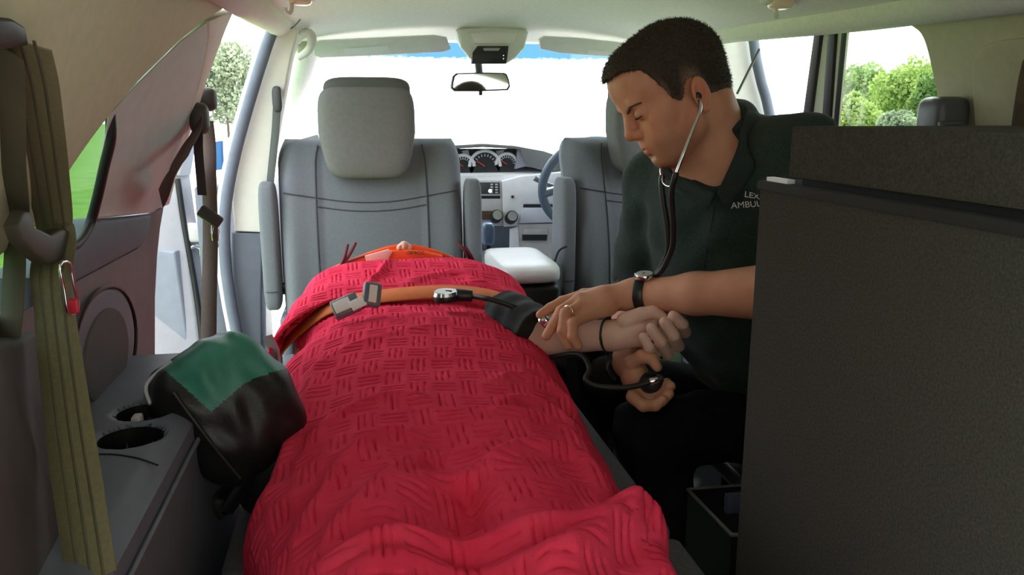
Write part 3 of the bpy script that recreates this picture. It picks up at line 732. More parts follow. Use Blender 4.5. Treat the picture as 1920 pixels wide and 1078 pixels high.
# ---- steering wheel
swc = P(1106, 347, Y=2.95)
sw = empty('steering_wheel', swc, 'blue grey steering wheel with switch pad beyond driver seat', 'steering wheel')
M_wheel = mat('wheel_blue_grey', (0.115, 0.155, 0.20), 0.5, var=0.05)
Rw = R('X', 24)
def wp(a, r, y=0): return swc + (Rw @ Vector((math.cos(a) * r, y, math.sin(a) * r)))
tube('rim', [wp(a, 0.186) for a in np.linspace(0, 2 * math.pi, 57)[:-1]], 0.017, M_wheel, sw, closed=True, seg=14)
superell('hub', swc + Rw @ Vector((0.0, 0.03, 0)), (0.085, 0.03, 0.09), 0.5, 0.5, mat('wheel_hub', (0.20, 0.25, 0.31), 0.5), sw, rot=Rw.to_3x3())
for a0 in (math.pi * 1.06, -math.pi * 0.06, math.pi * 1.3, -math.pi * 0.3):
    tube('spoke', [wp(a0, 0.06, 0.02), wp(a0, 0.12, 0.012), wp(a0, 0.184, 0.0)], [0.02, 0.016, 0.018], M_wheel, sw, spl=4)
pad = box('switch_pad', wp(math.pi, 0.075, -0.015), (0.032, 0.016, 0.115), M_black, sw, rot=Rw, bev=0.006)
for i in range(5): box('switch', swc + Rw @ Vector((-0.075, -0.026, -0.046 + 0.023 * i)), (0.024, 0.006, 0.015), MATS['wheel_hub'], pad, rot=Rw, bev=0.002)
cyl('column', swc + Rw @ Vector((0, 0.04, 0)), swc + Rw @ Vector((0, 0.30, -0.02)), 0.055, M_dasht, sw)
tube('column_stalk', [P(1002, 333, Y=3.02), P(1014, 341, Y=3.02), P(1040, 350, Y=3.03)], [0.012, 0.008, 0.009], M_dasht, sw)

# ---- roof console, mirror, visors, grab handle
oc = empty('roof_console', P(925, 80, Y=2.72), 'silver roof console pod with black display panel', 'roof console')
Yc = 2.74
k = [(858, 62), (872, 54), (925, 50), (978, 54), (992, 62), (985, 90), (968, 110), (950, 121), (895, 121), (880, 110), (864, 90)]
M_pod = mat('pod_silver', (0.74, 0.74, 0.71), 0.35, var=0.03)
prism('pod', [P(u, v, Y=Yc) for u, v in k], (0, 0.13, 0.035), M_pod, oc, bev=0.014, seg=4)
prism('pod_lens', [P(u, v, Y=Yc - 0.004) for u, v in ((880, 62), (925, 59), (972, 62), (962, 82), (890, 82))], (0, 0.01, 0.0), mat('pod_lens', (0.82, 0.80, 0.80), 0.25), oc, bev=0.002)
dp = prism('display', [P(u, v, Y=Yc - 0.012) for u, v in ((896, 86), (954, 86), (950, 119), (885, 119), (887, 98))], (0, 0.03, 0), M_black, oc, bev=0.003)
prism('display_button', [P(u, v, Y=Yc - 0.018) for u, v in ((906, 90), (938, 90), (935, 95), (908, 95))], (0, 0.006, 0), mat('button_grey', (0.35, 0.36, 0.35), 0.5), dp)
for (u, v) in ((944, 104), (944, 110)): cyl('display_light', P(u, v, Y=Yc - 0.014), P(u, v, Y=Yc - 0.018), 0.0018, M_chrome, dp, seg=8)
prism('pod_shadow_gap', [P(u, v, Y=Yc + 0.02) for u, v in ((866, 44), (985, 44), (980, 58), (872, 58))], (0, 0.1, 0.01), mat('pod_recess_olive', (0.40, 0.40, 0.31), 0.9), oc, bev=0.004)
mr = empty('rear_view_mirror', P(901, 153, Y=2.86), 'rear view mirror hanging below the roof console', 'mirror')
mo = [(850, 142), (856, 137), (900, 135.5), (945, 136), (951, 139), (955, 150), (957, 162), (953, 169), (900, 171), (852, 171), (846, 165), (847, 155)]
prism('housing', [P(u, v, Y=2.86) for u, v in mo], (0, 0.035, 0), M_rubber, mr, bev=0.004)
prism('mirror_glass', [P(901 + (u - 901) * 0.94, 153.5 + (v - 153.5) * 0.86, Y=2.858) for u, v in mo], (-0.0, 0.004, 0), mat('mirror_glass', (0.85, 0.87, 0.86), 0.03, metal=1.0), mr)
cyl('stem', P(897, 120, Y=2.9), P(899, 140, Y=2.885), 0.013, M_black, mr)
box('dip_tab', P(901, 174, Y=2.87), (0.012, 0.014, 0.018), M_black, mr, bev=0.003)
M_vis = mat('visor_cream', (0.82, 0.79, 0.76), 0.85, var=0.03, bump=0.08, bscale=700)
for n, lab, o in (('L', 'cream sun visor with white label above the passenger seat', [(586, 82), (600, 76), (700, 71), (815, 66), (838, 70), (846, 92), (832, 98), (715, 104), (600, 109), (588, 104)]),
                  ('R', 'cream sun visor above the driver, end hidden by his head', [(1012, 74), (1022, 68), (1080, 71), (1150, 78), (1210, 86), (1216, 112), (1130, 106), (1050, 100), (1014, 92)])):
    vz = empty('sun_visor', P(o[0][0] + 60, o[0][1], Y=2.80), lab, 'sun visor', 'sun visors')
    prism('visor_board', [P(u, v, Y=2.82 - 0.002 * (110 - v)) for u, v in o], (0, 0.022, 0.004), M_vis, vz, bev=0.006, seg=3)
    lb = [(646, 91), (728, 85), (729, 96), (647, 103)] if n == 'L' else [(1102, 93), (1140, 97), (1139, 105), (1101, 102)]
    prism('label_sticker', [P(u, v, Y=2.82 - 0.002 * (110 - v) - 0.003) for u, v in lb], (0, 0.002, 0), mat('label_white', (0.85, 0.85, 0.85), 0.5), vz)
gh = empty('grab_handle', P(568, 85, Y=2.62), 'cream grab handle on the left windscreen pillar', 'grab handle')
tube('grip', [P(557, 78, Y=2.60), P(566, 66, Y=2.57), P(580, 62, Y=2.56), P(585, 76, Y=2.57), P(578, 95, Y=2.60), P(560, 108, Y=2.62)], [0.010, 0.013, 0.014, 0.014, 0.013, 0.010], M_pale, gh, spl=5)
box('recess', P(568, 93, Y=2.66), (0.03, 0.02, 0.05), MATS['pod_recess_olive'], gh, bev=0.006)
# coat hooks / roof lamps at both rails
for (u, v, lab, sg, yy) in ((560, 0, 'small roof lamp with coat hook on the left roof rail', 1, 2.02), (1462, 8, 'roof lamp with coat hook on the right roof rail', -1, 2.02)):
    for yq in np.linspace(1.5, 2.9, 400):
        c = P(u, v, Y=yq); hw_ = ceil_hw(yq); sd = max(-1.0, min(1.0, (c.x - CXM) / hw_))
        if c.z > ceil_z(sd, yq) - 0.012 or abs(c.x - CXM) > hw_ - 0.045: break
    k = mpp(c)
    rl = empty('roof_lamp', c, lab, 'roof lamp', 'roof lamps on the rails')
    superell('bezel', c + Vector((0, 0, 0.012)), (36 * k, 0.03, 12 * k), 0.5, 0.6, M_pale, rl)
    lm = mat('lamp_lens_warm', (0.85, 0.66, 0.52), 0.25)  # lens colour kept pale for the bright reflection; the lamp emits nothing
    superell('lens', c + Vector((sg * 4 * k, -0.012, 0.002)), (22 * k, 0.026, 13 * k), 0.7, 0.7, lm, rl)
    hx = -18 * k if sg < 0 else -12 * k
    tube('hook', [c + Vector((hx, -0.02, -6 * k)), c + Vector((hx, -0.03, -20 * k)), c + Vector((hx - 3 * k, -0.04, -28 * k)), c + Vector((hx - 9 * k, -0.045, -26 * k)), c + Vector((hx - 10 * k, -0.045, -19 * k))], 0.0045, M_pale, rl, spl=4, seg=8)
# ================================================================ equipment cabinet on the right
M_cab = mat('cabinet_carpet_black', (0.056, 0.054, 0.046), 0.97, var=0.25, vscale=350, bump=0.6, bscale=700, spec=0.08, detail=6)
M_cabd = mat('cabinet_gap_shade', (0.010, 0.010, 0.010), 0.9)  # near-black colour paints the shade in the gap under the lid
cab = empty('equipment_cabinet', (0.75, 0.5, 0.0), 'tall black carpet-covered equipment cabinet with raised lid section', 'cabinet')
box('cabinet_body', (0.80, 0.47, 0.455), (0.60, 0.945, 0.91), M_cab, cab, bev=0.004)
box('recess_shade_strip', (0.815, 0.44, 0.921), (0.60, 0.86, 0.028), M_cabd, cab, bev=0.002)
box('edge_strip', (0.80, 0.47, 0.914), (0.606, 0.951, 0.012), mat('cabinet_edge', (0.012, 0.012, 0.012), 0.9), cab, bev=0.003)
box('lid_section', (0.815, 0.435, 0.958), (0.622, 0.895, 0.060), M_cab, cab, bev=0.003)
box('lit_ledge_strip', (0.5075, 0.905, 0.922), (0.010, 0.05, 0.006), mat('ledge_light_pale', (0.75, 0.70, 0.78), 0.4), cab)  # pale strip paints the light caught by the cabinet body's top ledge

# open black bin next to the cabinet
bn = empty('storage_bin', (0.53, 1.05, 0.0), 'open black storage bin between stretcher and cabinet', 'bin')
r0 = [P(1290, 918, Z=0.30), P(1372, 1003, Z=0.30), P(1470, 1003, Z=0.30), P(1470, 905, Z=0.30)]
prism('bin_shell', [Vector((p.x, p.y, 0.0)) for p in r0], (0, 0, 0.30), M_black, bn)
tube('bin_rim', r0, 0.004, mat('bin_rim_grey', (0.16, 0.16, 0.16), 0.5), bn, closed=True, seg=8)
box('packet', P(1375, 950, Z=0.31) , (0.03, 0.012, 0.05), mat('packet_blue_grey', (0.10, 0.12, 0.18), 0.2), label='small shiny packet in the black bin', cat='packet')

# ================================================================ stretcher
st = empty('stretcher', (0.12, 1.3, 0.0), 'long dark grey stretcher under the red blanket', 'stretcher')
M_deck = mat('stretcher_vinyl', (0.085, 0.087, 0.098), 0.75, var=0.15, vscale=150, bump=0.5, bscale=600)
DZ = 0.40
bm = bmesh.new(); bm_box(bm, (0.115, 1.535, DZ - 0.045), (0.646, 1.03, 0.09), bev=0.012)
link('mattress_upper', from_bm(bm, 'mattress_upper'), M_deck, st)
bm = bmesh.new(); bm_box(bm, (0.115, 0.60, DZ - 0.052), (0.66, 0.83, 0.085), bev=0.012)
link('mattress_foot', from_bm(bm, 'mattress_foot'), mat('stretcher_vinyl_grey', (0.105, 0.107, 0.118), 0.75, var=0.2, vscale=250, bump=0.6, bscale=500), st)
box('head_pad', (0.11, 2.16, DZ - 0.045), (0.36, 0.21, 0.09), M_deck, st, bev=0.012)
for sx in (-0.2, 0.43): tube('side_rail', [(sx, 0.2, 0.29), (sx, 2.03, 0.29)], 0.016, M_mgrey, st)
for sx in (-0.15, 0.38):
    for y in (0.35, 1.1, 1.95): cyl('leg', (sx, y, 0.0), (sx, y, 0.31), 0.014, M_black, st)

# ================================================================ red blanket
def blanket_mat():
    m = mat('blanket_red', (0.70, 0.036, 0.085), 0.95, bump=0.5, bscale=900, spec=0.03, col2=(0.80, 0.055, 0.115), vscale=16)
    return m
M_bl = blanket_mat()
RID = []
def ridge(pix, h, w, z=0.57, taper=True):
    pts = np.array([[*P(u, v, Z=z)][:2] for u, v in pix]); RID.append((np.array([[p.x, p.y] for p in catmull([(q[0], q[1], 0) for q in pts], 5)]), h, w, taper))
def ridges(x, y):
    d = np.zeros_like(x)
    for pl, h, w, tp in RID:
        best = np.full(x.shape, 9.0); par = np.zeros_like(x); n = len(pl) - 1
        for i in range(n):
            a = pl[i]; b = pl[i + 1]; ab = b - a; L = ab @ ab + 1e-9
            t = np.clip(((x - a[0]) * ab[0] + (y - a[1]) * ab[1]) / L, 0, 1)
            e = np.hypot(x - a[0] - t * ab[0], y - a[1] - t * ab[1]); k = e < best
            best = np.where(k, e, best); par = np.where(k, (i + t) / n, par)
        f = np.exp(-(best / w) ** 2)
        if tp: f = f * np.clip(np.minimum(par, 1 - par) / 0.18, 0.0, 1) ** 0.7
        d += h * f
    return d
# main folds as seen in the photograph
ridge([(560, 1060), (720, 1030), (860, 1010), (1010, 1004), (1110, 990), (1150, 955), (1180, 940)], 0.020, 0.016)
ridge([(1000, 1078), (1080, 1040), (1150, 990), (1180, 958), (1230, 985)], 0.026, 0.020)
ridge([(1130, 965), (1180, 945), (1215, 1000), (1250, 1060)], 0.018, 0.022)
ridge([(880, 915), (920, 890), (960, 866), (1010, 852), (1080, 850), (1120, 880), (1160, 930)], 0.016, 0.017)
ridge([(700, 1000), (735, 960), (800, 910), (850, 900), (885, 905)], 0.012, 0.020)
ridge([(600, 1030), (650, 980), (720, 930), (790, 870), (830, 868)], 0.012, 0.016)
ridge([(540, 990), (600, 930), (660, 870), (730, 830), (800, 838)], 0.010, 0.015)
ridge([(870, 905), (885, 930), (870, 970)], -0.022, 0.016)
ridge([(560, 850), (600, 800), (680, 770), (760, 762), (830, 790)], 0.006, 0.013)
ridge([(930, 770), (990, 752), (1050, 760), (1090, 790)], 0.009, 0.014)
ridge([(920, 735), (980, 715), (1050, 722), (1085, 745)], 0.009, 0.013)
ridge([(900, 800), (980, 790), (1060, 800), (1110, 840)], 0.008, 0.014)
ridge([(880, 665), (960, 670), (1030, 690), (1070, 730)], 0.005, 0.012)
ridge([(560, 720), (620, 680), (720, 660), (860, 640)], 0.004, 0.012)
ridge([(640, 1078), (760, 1056), (900, 1050), (1040, 1060)], 0.010, 0.015)
ridge([(520, 930), (560, 860), (590, 800), (600, 740)], 0.008, 0.016, 0.5)
ridge([(500, 1010), (540, 930), (570, 860)], 0.008, 0.014, 0.48)
def knit(uu, vv, cu=0.040, cv=0.056):
    """basket-knit relief in metres of cloth"""
    iu = np.floor(uu / cu); iv = np.floor(vv / cv); fu = uu / cu - iu; fv = vv / cv - iv
    par = ((iu + iv) % 2) == 0
    ru = np.abs(np.sin(np.pi * fu * 4.0)); rv = np.abs(np.sin(np.pi * fv * 4.0))
    rib = np.where(par, ru, rv)
    edge = np.minimum(np.minimum(fu, 1 - fu) * cu, np.minimum(fv, 1 - fv) * cv)
    inside = np.clip(edge / 0.005, 0, 1)
    return -(1 - rib) ** 3 * 0.0055 * inside - 0.0005 * inside
def sheet(name, y0, y1, ny, nx, xc, w, H, z0, e, extra, seed, parent=None, hem=0.0, ang0=-90, ang1=90, ysh=None, **k):
    ys = np.linspace(y0, y1, ny); ts = np.radians(np.linspace(ang0, ang1, nx))
    Tm, Ym = np.meshgrid(ts, ys)
    Wm = np.array([w(y) for y in ys])[:, None]; Hm = np.array([H(y) for y in ys])[:, None]; Cm = np.array([xc(y) for y in ys])[:, None]; Zm = np.array([z0(y) for y in ys])[:, None]
    sn, cn = np.sin(Tm), np.cos(Tm)
    X = Cm + Wm * np.sign(sn) * np.abs(sn) ** e; Z = Zm + (Hm - Zm) * np.abs(cn) ** e
    # equalise: arc length across for cloth coordinate
    ds = np.zeros_like(X); ds[:, 1:] = np.hypot(np.diff(X, axis=1), np.diff(Z, axis=1)); S = np.cumsum(ds, axis=1); S = S - S[:, nx // 2][:, None]
    # resample evenly along arc
    Xr = np.empty_like(X); Zr = np.empty_like(Z); Sr = np.empty_like(S)
    for j in range(ny):
        q = np.linspace(S[j, 0], S[j, -1], nx); Xr[j] = np.interp(q, S[j], X[j]); Zr[j] = np.interp(q, S[j], Z[j]); Sr[j] = q
    X, Z, S = Xr, Zr, Sr
    if ysh is not None: Ym = Ym + ysh(S, (Ym - y0) / (y1 - y0))
    Pm = np.stack([X, Ym, Z], -1)
    def normals(Pm):
        du = np.gradient(Pm, axis=1); dv = np.gradient(Pm, axis=0); n = np.cross(du, dv); n /= np.linalg.norm(n, axis=2)[..., None] + 1e-12
        return n
    n = normals(Pm); n *= np.sign(n[ny // 2, nx // 2, 2])
    fold = extra(X, Ym, S)
    # soft random wrinkles
    wr = np.zeros_like(X)
    rng = np.random.default_rng(seed)
    for _ in range(14):
        an = rng.uniform(-0.6, 0.6); f = rng.uniform(14, 45); ph = rng.uniform(0, 6.28); mfx = rng.uniform(2, 6); mfy = rng.uniform(2, 6); mp = rng.uniform(0, 6.28)
        wr += np.sin((Ym * math.cos(an) + S * math.sin(an)) * f + ph + 1.3 * np.sin(S * 9 + mp)) * np.clip(np.sin(S * mfx + mp) * np.sin(Ym * mfy + ph), 0, 1) * 0.0016
    Pm = Pm + n * (fold + wr)[..., None]
    n2 = normals(Pm); n2 *= np.sign(n2[ny // 2, nx // 2, 2])
    Pm = Pm + n2 * (knit(S + 3.0 + 0.01 * np.sin(Ym * 7), Ym + 3.0 + 0.012 * np.sin(S * 9)))[..., None]
    if hem:
        hm = np.clip(1 - np.minimum(np.abs(Ym - y1), 1e9) / 0.012, 0, 1); Pm[..., 2] += hm * hem
    V = Pm.reshape(-1, 3)
    idx = np.arange(ny * nx).reshape(ny, nx)
    Fq = np.stack([idx[:-1, :-1], idx[:-1, 1:], idx[1:, 1:], idx[1:, :-1]], -1).reshape(-1, 4)
    # hem wall: fold edges under so the cloth has thickness
    th = 0.006
    top = idx[-1]; bot = idx[0]
    V2 = V[top] - n2[-1] * th; V3 = V[bot] - n2[0] * th
    base = len(V); V = np.concatenate([V, V2, V3])
    a = np.arange(nx - 1)
    F2 = np.stack([top[:-1], top[1:], base + a + 1, base + a], -1); F3 = np.stack([bot[1:], bot[:-1], base + nx + a, base + nx + a + 1], -1)
    Fq = np.concatenate([Fq, F2, F3])
    me = bpy.data.meshes.new(name); me.from_pydata(V.tolist(), [], Fq.tolist()); me.update(); smooth(me, 80)
    return link(name, me, M_bl, parent, **k)
def itp(xs, ys): return lambda y: float(np.interp(y, xs, ys))
xc1 = itp([0.3, 0.65, 1.1, 1.75, 2.1], [0.085, 0.095, 0.098, 0.115, 0.12])
def smoothstep(a, b, x):
    t = np.clip((x - a) / (b - a), 0, 1); return t * t * (3 - 2 * t)
def ex1(X, Y, S):
    s = (X - 0.088)
    legs = -0.030 * np.exp(-((s - 0.005) / 0.045) ** 2) * smoothstep(1.12, 0.75, Y) + 0.006 * np.exp(-((np.abs(s) - 0.09) / 0.05) ** 2) * smoothstep(1.2, 0.8, Y)
    belly = 0.012 * np.exp(-((Y - 1.52) / 0.14) ** 2 - (s / 0.2) ** 2)
    left = 0.012 * np.sin(Y * 24 + S * 10) * smoothstep(-0.16, -0.30, S)
    return legs + belly + left + ridges(X, Y)
bk = empty('blanket', (0.1, 1.2, DZ), 'red basket-knit blanket covering the patient on the stretcher', 'blanket')
sheet('lower_cover', 0.34, 1.735, 540, 330, xc1,
      itp([0.3, 0.65, 1.0, 1.3, 1.55, 1.74], [0.225, 0.238, 0.254, 0.270, 0.272, 0.262]),
      itp([0.3, 0.6, 0.9, 1.2, 1.5, 1.74], [0.565, 0.572, 0.585, 0.59, 0.598, 0.604]), itp([0.3, 1.2, 1.5, 1.75], [DZ + 0.004, DZ + 0.004, 0.44, 0.47]), 0.72, ex1, 3, bk, hem=0.003)
RID.clear()
ridge([(620, 560), (660, 530), (700, 505), (735, 482)], 0.014, 0.010, 0.66)
ridge([(730, 548), (790, 535), (860, 520), (930, 518), (985, 545)], 0.018, 0.020, 0.645)
ridge([(700, 560), (760, 515), (850, 498), (920, 510)], 0.010, 0.016, 0.655)
ridge([(560, 600), (590, 560), (640, 548)], 0.012, 0.014, 0.62)
ridge([(520, 650), (560, 615), (600, 600)], 0.014, 0.016, 0.58)
def ex2(X, Y, S): return (ridges(X, Y) + 0.004 * np.sin(Y * 40 + 6 * X)) * smoothstep(1.735, 1.80, Y)
sheet('chest_cover', 1.728, 2.03, 140, 330, itp([1.6, 1.8, 2.05], [0.10, 0.108, 0.12]), itp([1.68, 1.74, 1.80, 1.9, 2.03], [0.305, 0.305, 0.295, 0.28, 0.24]),
      itp([1.68, 1.78, 1.9, 1.97, 2.03], [0.612, 0.632, 0.650, 0.655, 0.640]), itp([1.68, 1.8, 2.03], [0.47, 0.49, 0.52]), 0.62, ex2, 9, bk, hem=0.0, ysh=lambda S, t: -0.13 * smoothstep(-0.16, -0.36, S) * (1 - t) - 0.03 * smoothstep(0.25, 0.40, S) * (1 - t))
# ================================================================ straps and things on the patient
M_orange = mat('strap_orange', (0.62, 0.14, 0.02), 0.75, var=0.12, vscale=60, bump=0.3, bscale=600, col2=(0.50, 0.13, 0.03))
M_buck = mat('buckle_grey', (0.16, 0.18, 0.22), 0.4, var=0.05)
M_white = mat('buckle_white', (0.92, 0.92, 0.90), 0.35)
sp = [P(528, 662, Z=0.50), P(548, 640, Z=0.53), P(580, 612, Z=0.565), P(620, 586, Z=0.592), P(680, 570, Z=0.608), P(760, 560, Z=0.617), P(850, 556, Z=0.618), P(930, 566, Z=0.609), P(985, 585, Z=0.58), P(1010, 606, Z=0.54)]
so = empty('stretcher_strap', sp[4], 'orange stretcher strap across the patient between blanket folds', 'strap')
tube('webbing', [p + Vector((0, 0.022, 0.006)) for p in sp], 0.01, M_orange, so, flat=(0.060, 0.004), ref=(0.05, 1, 0.25), spl=6)
bkl = empty('strap_buckle', P(670, 570, Z=0.62), 'grey and white belt buckle on the orange strap', 'buckle')
def obox(name, c, ax, ay, s, m, parent, bev=0.004, **k):
    ax = Vector(ax).normalized(); ay = Vector(ay); ay = (ay - ax * ax.dot(ay)).normalized(); az = ax.cross(ay)
    return box(name, c, s, m, parent, rot=Matrix((ax, ay, az)).transposed(), bev=bev, seg=3, **k)
c1 = P(649, 574, Z=0.628); c2 = P(697, 553, Z=0.648)
axb = (c2 - c1).normalized()
def plate(name, c, ax, ay, s, m, lab=None, lm=None):
    o = obox(name, c, ax, ay, s, m, bkl, 0.005); ax = Vector(ax).normalized(); ay = Vector(ay); ay = (ay - ax * ax.dot(ay)).normalized(); nz = ax.cross(ay)
    if lab: obox(lab, c + nz * (s[2] / 2 + 0.0005) + ax * lm[2], ax, ay, (lm[0], lm[1], 0.003), M_white, o, 0.001)
plate('buckle_socket', c1, (0.95, 0.1, 0.36), (-0.2, 0.6, 0.7), (0.056, 0.040, 0.020), M_buck, 'socket_label', (0.034, 0.026, -0.006))
obox('tongue_metal', P(671, 569, Z=0.636), (0.9, 0.2, 0.35), (-0.1, 0.6, 0.7), (0.030, 0.022, 0.004), M_white, bkl, 0.001)
plate('tongue_body', c2, (0.62, 0.1, -0.16), (0.16, 0.5, 0.85), (0.036, 0.050, 0.020), M_buck, 'tongue_label', (0.016, 0.036, 0.0))
# pressure gauge with hose
gc = P(836, 553, Z=0.642)
pg = empty('pressure_gauge', gc, 'round chrome blood pressure gauge lying on the orange strap', 'pressure gauge')
gn = (Vector(CO) - gc).normalized(); gn = (gn * 0.12 + Vector((-0.05, 0.1, 1))).normalized()
cyl('case', gc - gn * 0.012, gc + gn * 0.002, 0.026, M_black, pg, seg=32, bev=0.003)
cyl('bezel', gc + gn * 0.001, gc + gn * 0.008, 0.0265, M_chrome, pg, r2=0.024, seg=32)
cyl('dial', gc + gn * 0.0078, gc + gn * 0.0088, 0.021, mat('dial_pale', (0.75, 0.70, 0.70), 0.3), pg, seg=32)
tube('needle', [gc + gn * 0.0095, gc + gn * 0.0095 + Vector((0.012, -0.006, 0))], 0.001, M_black, pg, seg=6)
gs = P(860, 553, Z=0.640)
cyl('stem', gs + Vector((-0.006, 0, 0)), gs + Vector((0.028, -0.006, -0.002)), 0.014, M_black, pg, r2=0.0125, bev=0.002)
tube('hose', [gs + Vector((0.024, -0.006, -0.002)), P(915, 560, Z=0.640), P(950, 570, Z=0.630), P(985, 585, Z=0.615), P(1005, 598, Z=0.60)], 0.0058, M_rubber, pg, spl=6)

# ================================================================ collar on the patient, orange
oc_ = empty('neck_collar', P(757, 470, Y=2.06), 'bright orange rigid neck collar under the patient nose', 'neck collar')
M_oc = mat('collar_orange', (0.85, 0.085, 0.012), 0.5, var=0.05)
col_o = [P(u, v, Y=2.055) for u, v in ((622, 500), (652, 487), (690, 472), (725, 461), (745, 457), (772, 457), (795, 461), (822, 469), (850, 480), (885, 500), (880, 520), (640, 520))]
prism('collar_front', col_o, (0, 0.07, -0.02), M_oc, oc_, bev=0.008, seg=4)
prism('collar_lip', [P(u, v, Y=2.031) for u, v in ((690, 482), (725, 472), (757, 469), (795, 472), (830, 480), (835, 505), (690, 505))], (0, 0.03, 0.0), M_oc, oc_, bev=0.004, seg=3)
prism('pale_pad', [P(u, v, Y=2.026) for u, v in ((684, 480), (728, 468), (736, 472), (724, 494), (688, 494))], (0, 0.008, 0), mat('pad_pale_pink', (0.80, 0.45, 0.40), 0.5), oc_, bev=0.002)
textobj('collar_lettering', 'Thoracic', 0.019, P(772, 473, Y=2.0295), Vector(CR), Vector((0, 0.2, 1)), mat('lettering_dark', (0.10, 0.02, 0.01), 0.7), oc_)
for (a, b, c) in (((634, 508), (646, 482), (652, 458)), ((636, 505), (655, 478), (667, 455)), ((885, 492), (872, 472), (859, 454)), ((890, 492), (880, 474), (873, 463))):
    tube('tie_cord', [P(a[0], a[1], Y=2.06), P(b[0], b[1], Y=2.05), P(c[0], c[1], Y=2.06)], 0.0042, mat('cord_dark_red', (0.12, 0.012, 0.02), 0.7), oc_, spl=5, seg=8)
tube('edge_wire', [P(648, 492, Y=2.05), P(672, 484, Y=2.045), P(690, 478, Y=2.045)], 0.003, MATS['cord_dark_red'], oc_, spl=4, seg=6)

# ================================================================ green and black bag
bag = empty('first_aid_bag', P(430, 900, Y=1.15), 'green and black padded bag wedged between console and stretcher', 'bag')
BY = 1.13
bc = np.array(P(432, 768, Y=BY))
def pv(u0, v0, u1, v1): return np.array(P(u1, v1, Y=BY)) - np.array(P(u0, v0, Y=BY))
e1 = pv(300, 700, 440, 880); e1 /= np.linalg.norm(e1)                         # along the left edge, down right
e3 = np.array([0.10, -0.80, 0.60]); e3 -= e1 * (e3 @ e1); e3 /= np.linalg.norm(e3)   # face normal, towards camera and up
e2 = np.cross(e3, e1); 
if e2 @ np.array([0.5, 0, 0.9]) < 0: e2 = -e2
Mb = np.stack([e1, e2, e3], 1)
sb = Sdf().rbox(bc - e3 * 0.03, (0.098, 0.083, 0.072), 0.045, Mb, 0.0)
sb.ell(bc + e2 * 0.012 + e3 * 0.018, (0.088, 0.078, 0.045), Mb, 0.03)
sb.add(lambda p: 0.0022 * np.sin(((p - bc) @ e1) * 90 + 2 * np.sin(((p - bc) @ e2) * 60)) * np.sin(((p - bc) @ e2) * 70 + 1) + 0.0015 * np.sin(((p - bc) @ e2) * 160), 0, 'd')
bme = sb.mesh('bag_all', bc - 0.19, bc + 0.19, 0.0026, 1)
bmm = bmesh.new(); bmm.from_mesh(bme); bmm.faces.ensure_lookup_table()
def green_pred(c):
    q = np.array(c) - bc; a, b, z = q @ e1, q @ e2, q @ e3
    w = (np.array(c) - CO) @ CF; u = CX + FPX * ((np.array(c) - CO) @ CR) / w; v = CY - FPX * ((np.array(c) - CO) @ CU) / w
    pg_ = [(306, 692), (340, 660), (440, 600), (520, 620), (556, 684), (505, 700), (462, 716), (396, 772), (350, 730)]; ins = False
    for i in range(len(pg_)):
        (x1, y1), (x2, y2) = pg_[i], pg_[i - 1]
        if (y1 > v) != (y2 > v) and u < (x2 - x1) * (v - y1) / (y2 - y1) + x1: ins = not ins
    return ins and z > -0.05
gi = [f.index for f in bmm.faces if green_pred(f.calc_center_median())]
def sub(keep):
    b2 = bmesh.new(); b2.from_mesh(bme); b2.faces.ensure_lookup_table(); ks = set(keep)
    bmesh.ops.delete(b2, geom=[f for f in b2.faces if f.index not in ks], context='FACES')
    me = bpy.data.meshes.new('bag_part'); b2.to_mesh(me); b2.free(); me.polygons.foreach_set('use_smooth', [True] * len(me.polygons)); return me
allf = set(range(len(bmm.faces)))
M_bagk = mat('bag_black_nylon', (0.010, 0.010, 0.011), 0.42, var=0.2, vscale=60, bump=0.25, bscale=500)
M_bagg = mat('bag_green_nylon', (0.035, 0.21, 0.155), 0.45, var=0.12, vscale=30, bump=0.25, bscale=500)
link('body', sub(allf - set(gi)), M_bagk, bag); link('green_panel', sub(gi), M_bagg, bag)
bmm.free()
def bp_(a, b, z): return Vector(bc + e1 * a + e2 * b + e3 * z)
tube('piping', [bp_(-0.072, -0.077, -0.005), bp_(-0.095, -0.064, -0.02), bp_(-0.100, -0.02, -0.03)], 0.003, mat('piping_silver', (0.55, 0.56, 0.62), 0.35), bag, spl=6, seg=8)
tube('zip', [bp_(-0.075, -0.050, 0.046), bp_(0.0, -0.052, 0.052), bp_(0.075, -0.050, 0.046)], 0.003, M_rubber, bag, spl=6, seg=8)
tube('strap', [bp_(0.085, -0.03, -0.01), P(418, 925, Y=1.14), P(412, 945, Y=1.14), P(422, 962, Y=1.14), P(440, 935, Y=1.14), bp_(0.09, 0.0, -0.02)], 0.0, M_bagk, bag, flat=(0.022, 0.003), ref=(1, 0.3, 0.2), spl=6)
superell('bag_foot', (-0.13, 1.20, 0.462), (0.075, 0.06, 0.065), 0.6, 0.6, M_bagk, bag)
# clear plastic scrap beside the blanket
prism('plastic_wrap', [P(492, 632, Y=1.60), P(506, 628, Y=1.58), P(520, 655, Y=1.6), P(524, 690, Y=1.6), P(512, 676, Y=1.62)], (0.004, 0.004, 0.0), mat('plastic_pale', (0.35, 0.37, 0.42), 0.15), label='crumpled pale plastic scrap beside the blanket', cat='plastic')

